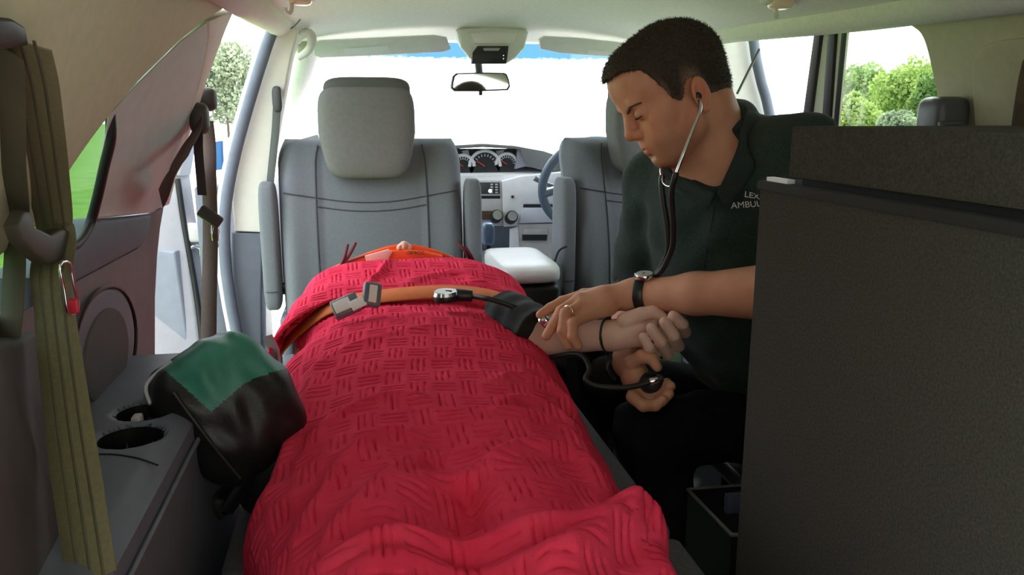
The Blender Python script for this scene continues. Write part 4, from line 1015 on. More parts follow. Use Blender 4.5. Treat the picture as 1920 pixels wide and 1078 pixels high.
# ================================================================ seat belts
M_web = mat('webbing_olive', (0.16, 0.145, 0.075), 0.7, var=0.1, vscale=200, bump=0.3, bscale=900)
M_webd = mat('webbing_rib', (0.085, 0.078, 0.045), 0.7, var=0.1)
M_belt = mat('belt_plastic_olive', (0.055, 0.052, 0.036), 0.5, var=0.1)
sb1 = empty('seat_belt', P(100, 450, X=-0.33), 'olive ribbed rear seat belt with metal tongue at the left wall', 'seat belt', 'hanging seat belts')
path = [P(u, v, pl=(-0.362, 0.45, 0.85)) for u, v in ((38, 78), (58, 150), (72, 230), (86, 320))] + [P(u, v, X=x) for u, v, x in ((98, 400, -0.335), (104, 450, -0.333), (96, 520, -0.325), (103, 600, -0.32), (116, 700, -0.305), (132, 820, -0.285), (150, 940, -0.265), (172, 1090, -0.245))]
pths = catmull(path, 6)
wd = []
for i, p in enumerate(pths): wd.append(p)
link('webbing', tube_mesh('webbing', pths, 0, flat=(0.047, 0.0016), ref=(0.93, -0.37, 0)), M_web, sb1)
for o in (-0.013, 0.0, 0.013):
    off = Vector((0.93, -0.37, 0)) * o + Vector((0.78, 0.62, 0)) * -0.0 + (Vector(CO) - pths[10]).normalized() * 0.0012
    link('webbing_rib', tube_mesh('webbing_rib', [p + off for p in pths], 0, flat=(0.0028, 0.0016), ref=(0.93, -0.37, 0)), M_webd, sb1)
path2 = [P(u, v, pl=(-0.370, 0.45, 0.85)) for u, v in ((8, 90), (16, 200), (20, 320))] + [P(u, v, X=x) for u, v, x in ((28, 440, -0.362), (24, 560, -0.365), (14, 670, -0.37))]
link('webbing_return', tube_mesh('webbing_return', catmull(path2, 6), 0, flat=(0.036, 0.0016), ref=(0.8, -0.6, 0)), mat('webbing_olive_dark', (0.07, 0.062, 0.036), 0.75, var=0.1), sb1)
prism('shoulder_guide', [P(u, v, pl=(-0.352, 0.45, 0.85)) for u, v in ((-30, 28), (30, 34), (52, 48), (60, 86), (30, 92), (-30, 96))], (-0.03, 0, 0), mat('belt_guide_dark', (0.03, 0.03, 0.026), 0.5), sb1, bev=0.006, seg=3)
prism('tongue_plate', [P(u, v, X=-0.318) for u, v in ((46, 394), (60, 396), (66, 424), (98, 440), (118, 428), (132, 432), (146, 456), (141, 476), (112, 492), (92, 496), (66, 478), (42, 452), (32, 424))], (-0.012, 0.0, 0), M_belt, sb1, bev=0.004, seg=3)
tg_ = [P(u, v, X=-0.30) for u, v in ((112, 497), (120, 540), (126, 578), (132, 590), (143, 584), (146, 570), (138, 530), (130, 494))]
tube('metal_tongue', tg_, 0.0018, M_chrome, sb1, closed=True, spl=3, seg=8)
obox('tongue_tip', P(136, 574, X=-0.299), Vector(CR), Vector((0, 0, 1)), (0.013, 0.016, 0.004), mat('tip_red', (0.55, 0.02, 0.04), 0.4), sb1, 0.002)
# second belt at the door pillar
M_webr = mat('webbing_brown', (0.105, 0.058, 0.050), 0.7, var=0.12, vscale=200, bump=0.3, bscale=900)
sb2 = empty('seat_belt', P(390, 500, X=-0.33), 'brown seat belt hanging in the open left door gap', 'seat belt', 'hanging seat belts')
kx = lambda u, v, x=-0.30: P(u, v, X=x)
superell('shoulder_guide', kx(381, 186), (0.026, 0.024, 0.024), 0.6, 0.6, mat('guide_brown', (0.052, 0.043, 0.038), 0.5), sb2)
superell('guide_neck', kx(374, 222), (0.018, 0.02, 0.030), 0.6, 0.6, MATS['guide_brown'], sb2)
tube('webbing', [kx(374, 215), kx(366, 248), kx(345, 285), kx(325, 325), kx(302, 372, -0.345)], 0, M_webr, sb2, flat=(0.034, 0.0016), ref=(0.4, -0.9, 0), spl=5)
tube('webbing_hang', [kx(386, 225), kx(391, 270), kx(392, 330), kx(394, 400), kx(394, 480), kx(392, 560), kx(391, 660), kx(390, 720)], 0, M_webr, sb2, flat=(0.036, 0.0016), ref=(0.85, -0.5, 0), spl=5)
tube('webbing_loop', [kx(372, 232), kx(372, 280), kx(376, 330), kx(379, 366)], 0, mat('webbing_dark', (0.04, 0.034, 0.04), 0.7), sb2, flat=(0.022, 0.002), ref=(0.8, -0.5, 0), spl=5)
obox('tongue_plate', kx(394, 406, -0.296), Vector(CR) * 0.8 + Vector((0, 0, -0.6)), Vector((0.3, 0, 1)), (0.05, 0.026, 0.012), MATS['guide_brown'], sb2, 0.005)
tube('metal_tongue', [kx(398, 424, -0.294), kx(401, 458, -0.294), kx(408, 462, -0.294), kx(409, 430, -0.294)], 0.0022, M_chrome, sb2, closed=True, spl=3, seg=8)
# front belt at the pillar by the passenger seat
sb3 = empty('seat_belt', P(518, 250, Y=2.5), 'dark seat belt guide on the pillar beside the passenger seat', 'seat belt', 'hanging seat belts')
superell('shoulder_guide', P(520, 186, Y=2.385), (0.014, 0.018, 0.036), 0.6, 0.7, mat('guide_grey', (0.06, 0.06, 0.065), 0.5), sb3)
tube('webbing', [P(519, 200, Y=2.38), P(516, 250, Y=2.385), P(509, 320, Y=2.385), P(503, 380, Y=2.385), P(498, 420, Y=2.385)], 0, mat('webbing_grey', (0.09, 0.095, 0.10), 0.7), sb3, flat=(0.022, 0.0016), ref=(1, -0.2, 0), spl=5)
# grey belt guide on the right quarter trim
bg = empty('belt_guide', P(1800, 215, X=1.17), 'grey plastic belt guide on the right quarter trim', 'belt guide')
gcn = P(1803, 222, pl=RU) + Vector((-0.045, 0, 0)); gk = mpp(gcn)
superell('housing', gcn, (36 * gk, 0.04, 40 * gk), 0.45, 0.5, mat('guide_slate', (0.095, 0.095, 0.105), 0.35), bg)
obox('slot_plate', gcn + Vector((-0.012, -0.040, -0.016)), Vector(CR), Vector((0, 0, 1)), (44 * gk, 20 * gk, 0.012), MATS['guide_slate'], bg, 0.003)
obox('slot', gcn + Vector((-0.012, -0.046, -0.016)), Vector(CR), Vector((0, 0, 1)), (30 * gk, 7 * gk, 0.006), M_black, bg, 0.001)
# dark patterned fabric roll hanging at the far right
fr = [P(1902, 150, X=1.12), P(1910, 115, X=1.12), P(1925, 90, X=1.12), P(1960, 75, X=1.12), P(1960, 265, X=1.12), P(1886, 265, X=1.12), P(1894, 200, X=1.12)]
mcam = mat('fabric_brown_patch', (0.018, 0.014, 0.012), 0.9, vscale=14, col2=(0.13, 0.08, 0.035), detail=2)
ff = prism('hanging_cloth', fr, (0.04, 0.0, 0), mcam, bev=0.012, seg=3, label='dark brown patterned cloth beside the right belt tower', cat='cloth')
# gas strut style rod beyond the man's shoulder
cyl('support_rod', P(1382, 176, Y=2.2), P(1424, 92, Y=2.2), 0.0035, mat('rod_dark', (0.06, 0.06, 0.06), 0.4), label='thin dark rod by the right door pillar', cat='rod')
# ================================================================ the crew member
M_skin = mat('skin_tan', (0.54, 0.245, 0.15), 0.55, vscale=22, col2=(0.62, 0.315, 0.205), bump=0.12, bscale=500, sss=0.10, spec=0.28, detail=6)
M_skin2 = mat('skin_pale', (0.70, 0.44, 0.35), 0.5, vscale=24, col2=(0.75, 0.51, 0.42), bump=0.10, bscale=500, sss=0.10, spec=0.28, detail=6)
M_hair = mat('hair_dark_brown', (0.048, 0.036, 0.025), 0.75, var=0.3, vscale=200, bump=0.8, bscale=900, spec=0.25)
def hair_fade_mat():
    m = M_hair.copy(); m.name = 'hair_fading_to_grey_stubble'; nt = m.node_tree; b = nt.nodes['Principled BSDF']
    at = nt.nodes.new('ShaderNodeAttribute'); at.attribute_name = 'fade'; mx = nt.nodes.new('ShaderNodeMix'); mx.data_type = 'RGBA'
    src = b.inputs['Base Color'].links[0].from_socket
    nt.links.new(at.outputs['Fac'], mx.inputs[0]); nt.links.new(src, mx.inputs[6]); mx.inputs[7].default_value = (0.26, 0.175, 0.13, 1)
    nt.links.new(mx.outputs[2], b.inputs['Base Color']); return m
M_shirt = mat('shirt_dark_green', (0.024, 0.041, 0.036), 0.9, var=0.2, vscale=200, bump=0.3, bscale=900, spec=0.15, sheen=0.08)
M_trs = mat('trousers_black', (0.006, 0.007, 0.0075), 0.9, var=0.2, vscale=100, bump=0.3, bscale=600, spec=0.12)
def A(u, v, Y): return np.array(P(u, v, Y=Y))
# ---- head frame
HEAD_YAW, HEAD_PITCH, HEAD_ROLL = 11.0, 28.0, 8.0
psi = math.radians(HEAD_YAW); pit = math.radians(HEAD_PITCH); rol = math.radians(HEAD_ROLL)
CFh = np.array([math.sin(YAW), math.cos(YAW), 0])
fh = -CR * math.cos(psi) - CFh * math.sin(psi)
hf = fh * math.cos(pit) + np.array([0, 0, -1]) * math.sin(pit)
hu = fh * math.sin(pit) + np.array([0, 0, 1]) * math.cos(pit)
hr = np.cross(hf, hu)
hu2 = hu * math.cos(rol) + hr * math.sin(rol); hr2 = hr * math.cos(rol) - hu * math.sin(rol); hu, hr = hu2, hr2
HM = np.stack([hr, hf, hu], 1)
HS = np.array([0.98, 1.0, 0.97]); HR_ = 0.98
ear_w = A(1307, 180, 1.375)
HO = ear_w - HM @ (np.array([-0.074, -0.008, -0.021]) * HS)
def h2w(x, y, z): return HO + HM @ (np.array([x, y, z], float) * HS)
class Loc:
    """adds primitives given in head coordinates to a world-space field"""
    def __init__(s, f): s.f = f
    def ell(s, c, r, k=0.01, op='u', M=None):
        s.f.ell(h2w(*c), np.array(r) * HS, HM if M is None else HM @ M, k, op)
    def cap(s, a, b, ra, rb=None, k=0.01, op='u'): s.f.cap(h2w(*a), h2w(*b), ra * HR_, (ra if rb is None else rb) * HR_, k, op)
man = empty('person', (0.80, 1.45, 0.0), 'man in dark green polo shirt bending over the patient wearing a stethoscope', 'person')
body = Sdf(); H = Loc(body)
H.ell((0, -0.008, 0.044), (0.079, 0.102, 0.086))
H.ell((0, 0.050, 0.054), (0.067, 0.059, 0.060), 0.02)
H.ell((0, 0.040, -0.025), (0.058, 0.056, 0.072), 0.02)
H.ell((0, 0.035, -0.075), (0.047, 0.050, 0.038), 0.02)
for s in (-1, 1):
    H.cap((s * 0.056, 0.000, -0.040), (s * 0.050, 0.012, -0.070), 0.017, 0.016, 0.02)
    H.cap((s * 0.050, 0.012, -0.070), (s * 0.020, 0.068, -0.097), 0.016, 0.016, 0.02)
    H.ell((s * 0.046, 0.056, -0.018), (0.021, 0.026, 0.018), 0.018)
    H.ell((s * 0.034, 0.070, -0.048), (0.022, 0.022, 0.026), 0.02)
H.ell((0, 0.074, -0.098), (0.022, 0.018, 0.017), 0.016)
H.cap((-0.034, 0.089, 0.023), (0.034, 0.089, 0.023), 0.012, None, 0.012)
for s in (-1, 1):
    H.ell((s * 0.035, 0.108, 0.003), (0.019, 0.022, 0.0125), 0.009, 's')
    H.ell((s * 0.034, 0.0825, 0.001), (0.0145, 0.0140, 0.0125), 0.003)
    H.cap((s * 0.020, 0.0965, -0.0045), (s * 0.044, 0.0905, -0.0045), 0.0016, 0.0012, 0.001, 's')
    H.cap((s * 0.018, 0.098, 0.009), (s * 0.046, 0.091, 0.009), 0.0012, 0.0010, 0.002, 's')
H.ell((0, 0.074, -0.064), (0.036, 0.026, 0.032), 0.018)
H.cap((0, 0.094, 0.018), (0, 0.109, -0.024), 0.0090, 0.0110, 0.010)
H.ell((0, 0.1100, -0.029), (0.0130, 0.0115, 0.0110), 0.006)
for s in (-1, 1):
    H.ell((s * 0.0130, 0.099, -0.033), (0.0090, 0.011, 0.0095), 0.005)
    H.ell((s * 0.007, 0.103, -0.0425), (0.0035, 0.005, 0.004), 0.002, 's')
    H.cap((s * 0.026, 0.088, -0.044), (s * 0.034, 0.078, -0.068), 0.0016, 0.0016, 0.006, 's')
H.ell((0, 0.0945, -0.0600), (0.0215, 0.0075, 0.0055), 0.004)
H.ell((0, 0.0920, -0.0715), (0.0190, 0.0080, 0.0065), 0.004)
H.cap((-0.023, 0.092, -0.0660), (0.023, 0.092, -0.0660), 0.0018, None, 0.002, 's')
H.cap((-0.008, 0.1000, -0.0655), (0.008, 0.1000, -0.0655), 0.0020, None, 0.002, 's')
H.ell((0, 0.095, -0.084), (0.016, 0.006, 0.005), 0.008, 's')
# ears
def rotz(a): c, s = math.cos(a), math.sin(a); return np.array([[c, -s, 0], [s, c, 0], [0, 0, 1]])
def rotx(a): c, s = math.cos(a), math.sin(a); return np.array([[1, 0, 0], [0, c, -s], [0, s, c]])
for s in (-1, 1):
    M_ = rotz(s * -0.25) @ rotx(0.15)
    H.ell((s * 0.0825, -0.014, -0.018), (0.0090, 0.0185, 0.0310), 0.007, 'u', M_)
    H.ell((s * 0.0925, -0.0115, -0.018), (0.0090, 0.0110, 0.0205), 0.003, 's', M_)
    H.ell((s * 0.0820, -0.004, -0.029), (0.0050, 0.0060, 0.0085), 0.003, 'u', M_)
    H.ell((s * 0.0830, -0.010, -0.047), (0.0055, 0.0085, 0.0095), 0.004, 'u', M_)
# neck and upper chest
NB = A(1392, 262, 1.50)
sk = h2w(0, -0.040, -0.045)
LS = A(1500, 290, 1.31); RS = A(1232, 338, 1.63)
latv = (LS - RS) / np.linalg.norm(LS - RS)
PEL = np.array([0.93, 1.50, 0.36])
spn = (NB - PEL); spn /= np.linalg.norm(spn)
chd = np.cross(spn, latv); chd /= np.linalg.norm(chd)
if chd @ np.array([-1, -0.5, 0]) < 0: chd = -chd
SM = np.stack([latv, chd, np.cross(latv, chd)], 1)
mid = (LS + RS) / 2
NK = A(1352, 278, 1.485)
body.cap(sk, NK, 0.058, 0.060, 0.022)
body.cap(NK, NB + np.array([0, 0, -0.05]), 0.055, 0.05, 0.03)
body.cap(h2w(0, 0.006, -0.078), mid + chd * 0.055 + np.array([0, 0, 0.0]), 0.034, 0.045, 0.035)
body.cap(NB + np.array([0, 0, -0.055]), LS + np.array([0.0, 0, -0.02]), 0.045, 0.045, 0.02)
body.cap(NB + np.array([0, 0, -0.055]), RS + np.array([0.0, 0, -0.02]), 0.045, 0.045, 0.02)
body.ell(mid + np.array([0.02, 0, -0.09]) + chd * 0.005, (0.165, 0.090, 0.16), SM, 0.05)
# ---- left arm (near): shoulder - elbow behind the cabinet - watch - hand
LE = np.array([0.820, 1.13, 0.722]); LW_ = A(1192, 552, 1.435)
body.cap(LS, LE, 0.052, 0.045, 0.03)
f1 = LE + (LW_ - LE) * 0.28
body.cap(LE, f1, 0.050, 0.056, 0.02); body.cap(f1, LE + (LW_ - LE) * 0.72, 0.056, 0.037, 0.02); body.cap(LE + (LW_ - LE) * 0.72, LW_, 0.037, 0.0295, 0.02)
def finger(pts, r0, r1, k=0.0035):
    n = len(pts); rr = np.linspace(r0, r1, n)
    body.chain([np.array(p) for p in pts], list(rr), k)
hc_ = A(1135, 560, 1.445)
body.cap(LW_, hc_, 0.028, 0.026, 0.02)
kn = [A(1096, 553, 1.468), A(1086, 562, 1.445), A(1088, 576, 1.424), A(1098, 592, 1.406)]
for q, rr in zip(kn, (0.0135, 0.014, 0.0135, 0.0125)): body.cap(hc_ + (q - hc_) * 0.05 + (q - kn[1]) * 0.5, q, 0.017, rr, 0.014)
finger([kn[0], A(1054, 566, 1.468), A(1031, 578, 1.46), A(1013, 590, 1.452)], 0.0122, 0.0088)
finger([kn[1], A(1052, 584, 1.432), A(1038, 607, 1.428), A(1024, 630, 1.425)], 0.0126, 0.0090)
finger([kn[2], A(1060, 588, 1.402), A(1054, 620, 1.392), A(1066, 648, 1.388)], 0.0122, 0.0088)
finger([kn[3], A(1074, 606, 1.384), A(1073, 630, 1.374), A(1084, 648, 1.371)], 0.0118, 0.0084)
finger([A(1150, 560, 1.47), A(1108, 575, 1.49), A(1075, 590, 1.495), A(1048, 600, 1.49)], 0.0145, 0.0090)
# ---- right arm (far side): sleeve - elbow - forearm down to the bulb
RE = A(1192, 560, 1.66); RW = A(1178, 678, 1.45)
body.cap(RS, RE, 0.050, 0.042, 0.03); body.cap(RE, RE + (RW - RE) * 0.4, 0.044, 0.042, 0.02); body.cap(RE + (RW - RE) * 0.4, RW, 0.042, 0.029, 0.02)
rp_ = A(1192, 706, 1.40)
body.cap(RW, rp_, 0.027, 0.026, 0.02)
body.ell(A(1188, 700, 1.395), (0.022, 0.028, 0.036), None, 0.014)
finger([A(1186, 680, 1.385), A(1204, 668, 1.362), A(1222, 672, 1.348), A(1232, 688, 1.340)], 0.0145, 0.0095)
for i_, (a, b, c, d) in enumerate((((1192, 722), (1214, 733), (1240, 728), (1250, 718)), ((1190, 732), (1214, 745), (1246, 738), (1257, 724)), ((1188, 740), (1212, 756), (1240, 751), (1254, 738)), ((1186, 744), (1206, 760), (1228, 760), (1242, 750)))):
    y0 = 1.40 - 0.012 * i_
    finger([A(*a, y0), A(*b, y0 - 0.030), A(*c, y0 - 0.050), A(*d, y0 - 0.052)], 0.0130, 0.0100)
SKIN_F = body
def hit(f, u, v, y0=1.0, y1=2.0):
    d = ray(u, v); t0 = y0 / d[1]; t1 = y1 / d[1]
    ts = np.linspace(t0, t1, 700); p = CO + ts[:, None] * d; val = f.ev(p); k = np.argmax(val < 0)
    if not (val < 0).any(): k = int(np.argmin(val))
    q = p[k]; e = 0.002
    g = np.array([f.ev(np.array([q + np.eye(3)[i] * e]))[0] - f.ev(np.array([q - np.eye(3)[i] * e]))[0] for i in range(3)])
    return q, g / (np.linalg.norm(g) + 1e-9)
bme_ = body.mesh('body', (0.28, 1.06, 0.42), (0.98, 1.76, 1.22), 0.0024, 1)
nb_ = len(bme_.vertices); cb0 = np.empty(nb_ * 3, np.float32); bme_.vertices.foreach_get('co', cb0); ql_ = (cb0.reshape(-1, 3).astype(float) - HO) @ HM / HS
def blob(c, r): return np.exp(-((((ql_ - np.array(c)) / np.array(r)) ** 2).sum(1)))
tint = np.ones((nb_, 4))
def tone(w, c): tint[:, :3] *= 1 + (np.array(c) - 1) * np.clip(w, 0, 1)[:, None]
tone(blob((0, 0.11, -0.03), (0.022, 0.03, 0.02)), (1.0, 0.80, 0.78))
for s in (-1, 1):
    tone(blob((s * 0.048, 0.065, -0.025), (0.022, 0.03, 0.02)), (1.0, 0.86, 0.84)); tone(blob((s * 0.088, -0.014, -0.018), (0.012, 0.022, 0.034)), (1.0, 0.72, 0.66))
    tone(blob((s * 0.034, 0.098, -0.012), (0.018, 0.02, 0.007)), (0.86, 0.78, 0.78))
tone(blob((0, 0.096, -0.066), (0.024, 0.012, 0.010)), (0.92, 0.66, 0.66))
stub = np.clip((ql_[:, 1] - 0.0) / 0.03, 0, 1) * np.clip((-0.052 - ql_[:, 2]) / 0.02, 0, 1) * np.clip((ql_[:, 2] + 0.16) / 0.02, 0, 1) * (np.abs(ql_[:, 0]) < 0.1)
tone(stub, (0.80, 0.79, 0.80))
ta = bme_.attributes.new('tint', 'FLOAT_COLOR', 'POINT'); ta.data.foreach_set('color', tint.astype(np.float32).ravel())
nt_ = M_skin.node_tree; b_ = nt_.nodes['Principled BSDF']; at_ = nt_.nodes.new('ShaderNodeAttribute'); at_.attribute_name = 'tint'
mm_ = nt_.nodes.new('ShaderNodeMix'); mm_.data_type = 'RGBA'; mm_.blend_type = 'MULTIPLY'; mm_.inputs[0].default_value = 1.0
nt_.links.new(b_.inputs['Base Color'].links[0].from_socket, mm_.inputs[6]); nt_.links.new(at_.outputs['Color'], mm_.inputs[7]); nt_.links.new(mm_.outputs[2], b_.inputs['Base Color'])
link('body', bme_, M_skin, man)
# ---- hair: close-cropped cap
hair = Sdf(); HH = Loc(hair)
HH.ell((0, -0.010, 0.045), (0.0835, 0.1080, 0.0920)); HH.ell((0, 0.052, 0.062), (0.0705, 0.0640, 0.0625), 0.02)
HH.ell((0, -0.045, -0.010), (0.060, 0.062, 0.065), 0.02)
hy = [-0.20, -0.085, -0.060, -0.040, -0.030, -0.012, 0.002, 0.010, 0.016, 0.028, 0.034, 0.048, 0.060, 0.075, 0.088, 0.2]
hz = [-0.055, -0.055, -0.055, -0.042, 0.000, 0.016, 0.012, -0.010, -0.028, -0.026, 0.008, 0.042, 0.070, 0.078, 0.084, 0.084]
def hairline(p):
    q = (p - HO) @ HM / HS
    ax = np.abs(q[:, 0])
    yy = q[:, 1]
    hl = np.interp(yy, hy, hz) + np.where(yy > 0.05, 0.0, 0.0)
    nz = 0.0025 * np.sin(q[:, 1] * 700 + 3 * np.sin(q[:, 0] * 300)) * np.sin(q[:, 0] * 500 + 2)
    return (hl - q[:, 2] + nz) * HR_ * 0.55
hair.add(hairline, 0.004, 'i')
hair.add(lambda p: 0.0007 * np.sin(((p - HO) @ HM)[:, 0] * 900) * np.sin(((p - HO) @ HM)[:, 1] * 850), 0, 'd')
hme = hair.mesh('hair', HO - 0.16, HO + 0.16, 0.0030, 1)
ho = link('hair', hme, hair_fade_mat(), man)
# short bristles
nv = len(hme.vertices); co = np.empty(nv * 3, np.float32); hme.vertices.foreach_get('co', co); co = co.reshape(-1, 3); no = np.empty(nv * 3, np.float32); hme.vertices.foreach_get('normal', no); no = no.reshape(-1, 3)
ql = (co.astype(float) - HO) @ HM / HS
fd = np.clip(1 - (ql[:, 2] - np.interp(ql[:, 1], hy, hz)) / 0.035, 0, 1) ** 1.5 * np.clip((0.052 - ql[:, 1]) / 0.02, 0, 1) * 0.85
fa = hme.attributes.new('fade', 'FLOAT', 'POINT'); fa.data.foreach_set('value', fd.astype(np.float32))
rng = np.random.default_rng(5); pk = rng.choice(nv, min(nv, 9000), replace=False); V = []; Fc = []
if hair.ev((co[:1] + no[:1] * 0.02).astype(float))[0] < hair.ev(co[:1].astype(float))[0]: no = -no
for i, j in enumerate(pk):
    p = co[j].astype(float); n_ = no[j].astype(float) + rng.normal(size=3) * 0.25 + HM @ np.array([0, 0.35, 0.0]); n_ /= np.linalg.norm(n_); t_ = np.cross(n_, rng.normal(size=3)); t_ /= np.linalg.norm(t_) + 1e-9
    L_ = rng.uniform(0.003, 0.0065); b = len(V)
    V += [p - t_ * 0.0006, p + t_ * 0.0006, p + n_ * L_]; Fc.append((b, b + 1, b + 2))
br = link('bristles', pydata('bristles', V, Fc, 0), M_hair, man); br['kind'] = 'stuff'
# eyebrows, lashes
for s in (-1, 1):
    eb = [h2w(s * 0.014, 0.1005, 0.012), h2w(s * 0.026, 0.0995, 0.0165), h2w(s * 0.040, 0.0935, 0.0205), h2w(s * 0.052, 0.083, 0.0175)]
    eb2 = []
    for p in eb:
        d = SKIN_F.ev(np.array([p]))[0]; eb2.append(p - hf * d * 0.9)
    tube('eyebrow', eb2, [0.0026, 0.0034, 0.0030, 0.0012], mat('eyebrow_brown', (0.085, 0.048, 0.028), 0.8, var=0.3, vscale=300), man, spl=5, seg=8)
    el = [h2w(s * 0.023, 0.0945, -0.0035), h2w(s * 0.034, 0.0970, -0.0055), h2w(s * 0.047, 0.0895, -0.0045)]
    tube('eyelashes', el, [0.0014, 0.0020, 0.0012], M_hair, man, spl=5, seg=6)
# ---- polo shirt
sh = Sdf()
sh.ell(mid + np.array([0.02, 0, -0.09]), (0.190, 0.112, 0.185), SM)
sh.cap(NB + np.array([0.01, 0, -0.030]), LS, 0.070, 0.067, 0.05); sh.cap(NB + np.array([0.01, 0, -0.045]), RS, 0.070, 0.065, 0.05)
sh.cap(mid + np.array([0.03, 0, -0.15]), PEL, 0.150, 0.155, 0.07)
sh.ell(mid + np.array([0.05, 0, -0.28]), (0.175, 0.120, 0.17), SM, 0.06)
LSe = LS + (LE - LS) * 0.72; RSe = RS + (RE - RS) * 0.74
sh.cap(LS, LSe, 0.072, 0.072, 0.03); sh.cap(RS, RSe, 0.066, 0.064, 0.03)
sh.cap(LSe, LS + (LE - LS) * 1.4, 0.060, 0.060, 0.0, 's')
ra_ = (RE - RS) / np.linalg.norm(RE - RS)
sh.cap(RSe + ra_ * 0.062, RSe + ra_ * 0.30, 0.062, 0.070, 0.0, 's')
# neck opening and V
sh.cap(NK + np.array([0.0, 0, 0.015]), h2w(0, -0.01, -0.06), 0.060, 0.070, 0.004, 's')
v0 = A(1305, 312, 1.36); v1 = A(1352, 356, 1.36)
va_ = hit(sh, 1330, 305)[0]; vb_ = hit(sh, 1345, 358)[0]
sh.cap(va_, vb_, 0.046, 0.006, 0.003, 's')
pz_ = hit(sh, 1362, 268)[0]
sh.cap(pz_, (va_ + vb_) / 2, 0.026, 0.022, 0.012, 's')
def folds(p):
    q = p @ SM
    return 0.0030 * np.sin(q[:, 0] * 70 + 2.5 * np.sin(q[:, 2] * 22)) * np.sin(q[:, 2] * 18 + 1) + 0.0022 * np.sin(q[:, 2] * 75 + 2 * np.sin(q[:, 0] * 30))
sh.add(folds, 0, 'd')
link('polo_shirt', sh.mesh('polo_shirt', (0.38, 1.10, 0.20), (1.12, 1.86, 1.14), 0.0038, 1), M_shirt, man)
# collar: folded band around the neck opening
cin = [(1346, 364, 1.338), (1372, 312, 1.335), (1389, 268, 1.35), (1394, 226, 1.40), (1382, 188, 1.47), (1350, 190, 1.56), (1300, 240, 1.60), (1276, 300, 1.52), (1286, 332, 1.43), (1340, 364, 1.345)]
cou = [(1362, 392, 1.332), (1400, 344, 1.320), (1424, 296, 1.325), (1430, 236, 1.39), (1408, 192, 1.49), (1365, 192, 1.62), (1275, 250, 1.66), (1246, 318, 1.55), (1260, 352, 1.42), (1326, 392, 1.345)]
ci_ = np.array([list(p) for p in catmull([P(a, b, Y=c) for a, b, c in cin], 6)]); cq_ = np.array([list(p) for p in catmull([P(a, b, Y=c) for a, b, c in cou], 6)])
def push(p, lift):
    for _ in range(6):
        d = np.minimum(body.ev(p), sh.ev(p)); e = 0.002
        g = np.stack([np.minimum(body.ev(p + np.eye(3)[i] * e), sh.ev(p + np.eye(3)[i] * e)) - np.minimum(body.ev(p - np.eye(3)[i] * e), sh.ev(p - np.eye(3)[i] * e)) for i in range(3)], 1); g /= np.linalg.norm(g, axis=1)[:, None] + 1e-9
        p = p + g * np.clip(lift - d, 0, 0.02)[:, None]
    return p
rows = [push(ci_ * (1 - t) + cq_ * t, lf) for t, lf in ((-0.10, 0.001), (0.0, 0.005), (0.12, 0.012), (0.4, 0.009), (0.7, 0.006), (1.0, 0.003))]
V = []; Fc = []; NR = len(rows); n_ = len(rows[0])
for i in range(n_):
    for r_ in rows: V.append(r_[i])
for i in range(n_ - 1):
    for j in range(NR - 1): a = i * NR + j; Fc.append((a, a + 1, a + NR + 1, a + NR))
co_ = link('shirt_collar', pydata('shirt_collar', V, Fc, 70), mat('collar_dark_green', (0.017, 0.030, 0.026), 0.9, var=0.15, vscale=200, bump=0.3, bscale=900), man)
sm_ = co_.modifiers.new('thick', 'SOLIDIFY'); sm_.thickness = 0.003
# lettering on the chest
def on_surface(f, o, lift=0.0012, it=4):
    me = o.data; n = len(me.vertices); c = np.empty(n * 3, np.float32); me.vertices.foreach_get('co', c); c = c.reshape(-1, 3).astype(float)
    for _ in range(it):
        d = f.ev(c); e = 0.002
        g = np.stack([f.ev(c + np.eye(3)[i] * e) - f.ev(c - np.eye(3)[i] * e) for i in range(3)], 1); g /= np.linalg.norm(g, axis=1)[:, None] + 1e-9
        c = c - g * (d - lift)[:, None]
    me.vertices.foreach_set('co', c.astype(np.float32).ravel()); me.update()
M_let = mat('lettering_white', (0.75, 0.76, 0.76), 0.8)
for s_, u, v, sz in (('LEX', 1411, 366, 0.017), ('AMBULAN', 1412, 383, 0.0165)):
    p, n = hit(sh, u, v); xd = CR * 0.97 + CU * 0.10
    t_ = textobj('chest_lettering', s_, sz, p, xd - n * (xd @ n), CU * 1.0, M_let, man); on_surface(sh, t_)
# placket
tube('placket', [hit(sh, u, v)[0] for u, v in ((1345, 358), (1340, 390), (1333, 430), (1326, 470), (1320, 505))], 0.0016, mat('placket_black', (0.004, 0.005, 0.005), 0.9), man, seg=6)
# ---- trousers and shoes
tr = Sdf()
KL = np.array([0.545, 1.42, 0.385]); KR = np.array([0.56, 1.66, 0.40])
HL = PEL + latv * 0.09 + np.array([-0.02, 0, 0.0]); HR = PEL - latv * 0.09 + np.array([-0.02, 0, 0.0])
FL = np.array([KL[0] + 0.10, KL[1] - 0.02, 0.07]); FR = np.array([KR[0] + 0.12, KR[1], 0.07])
tr.cap(HL, KL, 0.088, 0.066); tr.cap(HR, KR, 0.088, 0.066, 0.04); tr.cap(KL, FL, 0.064, 0.050, 0.03); tr.cap(KR, FR, 0.064, 0.050, 0.03)
tr.ell(PEL, (0.17, 0.14, 0.13), SM, 0.05)
tr.add(lambda p: 0.004 * np.sin(p[:, 0] * 60 + 3 * np.sin(p[:, 2] * 30)) * np.sin(p[:, 1] * 40), 0, 'd')
link('trousers', tr.mesh('trousers', (0.30, 1.15, 0.0), (1.20, 1.85, 0.58), 0.008, 1), M_trs, man)
for F_ in (FL, FR):
    superell('shoe', (F_[0] - 0.06, F_[1], 0.05), (0.13, 0.048, 0.05), 0.6, 0.7, mat('shoe_black', (0.012, 0.012, 0.013), 0.35), man)
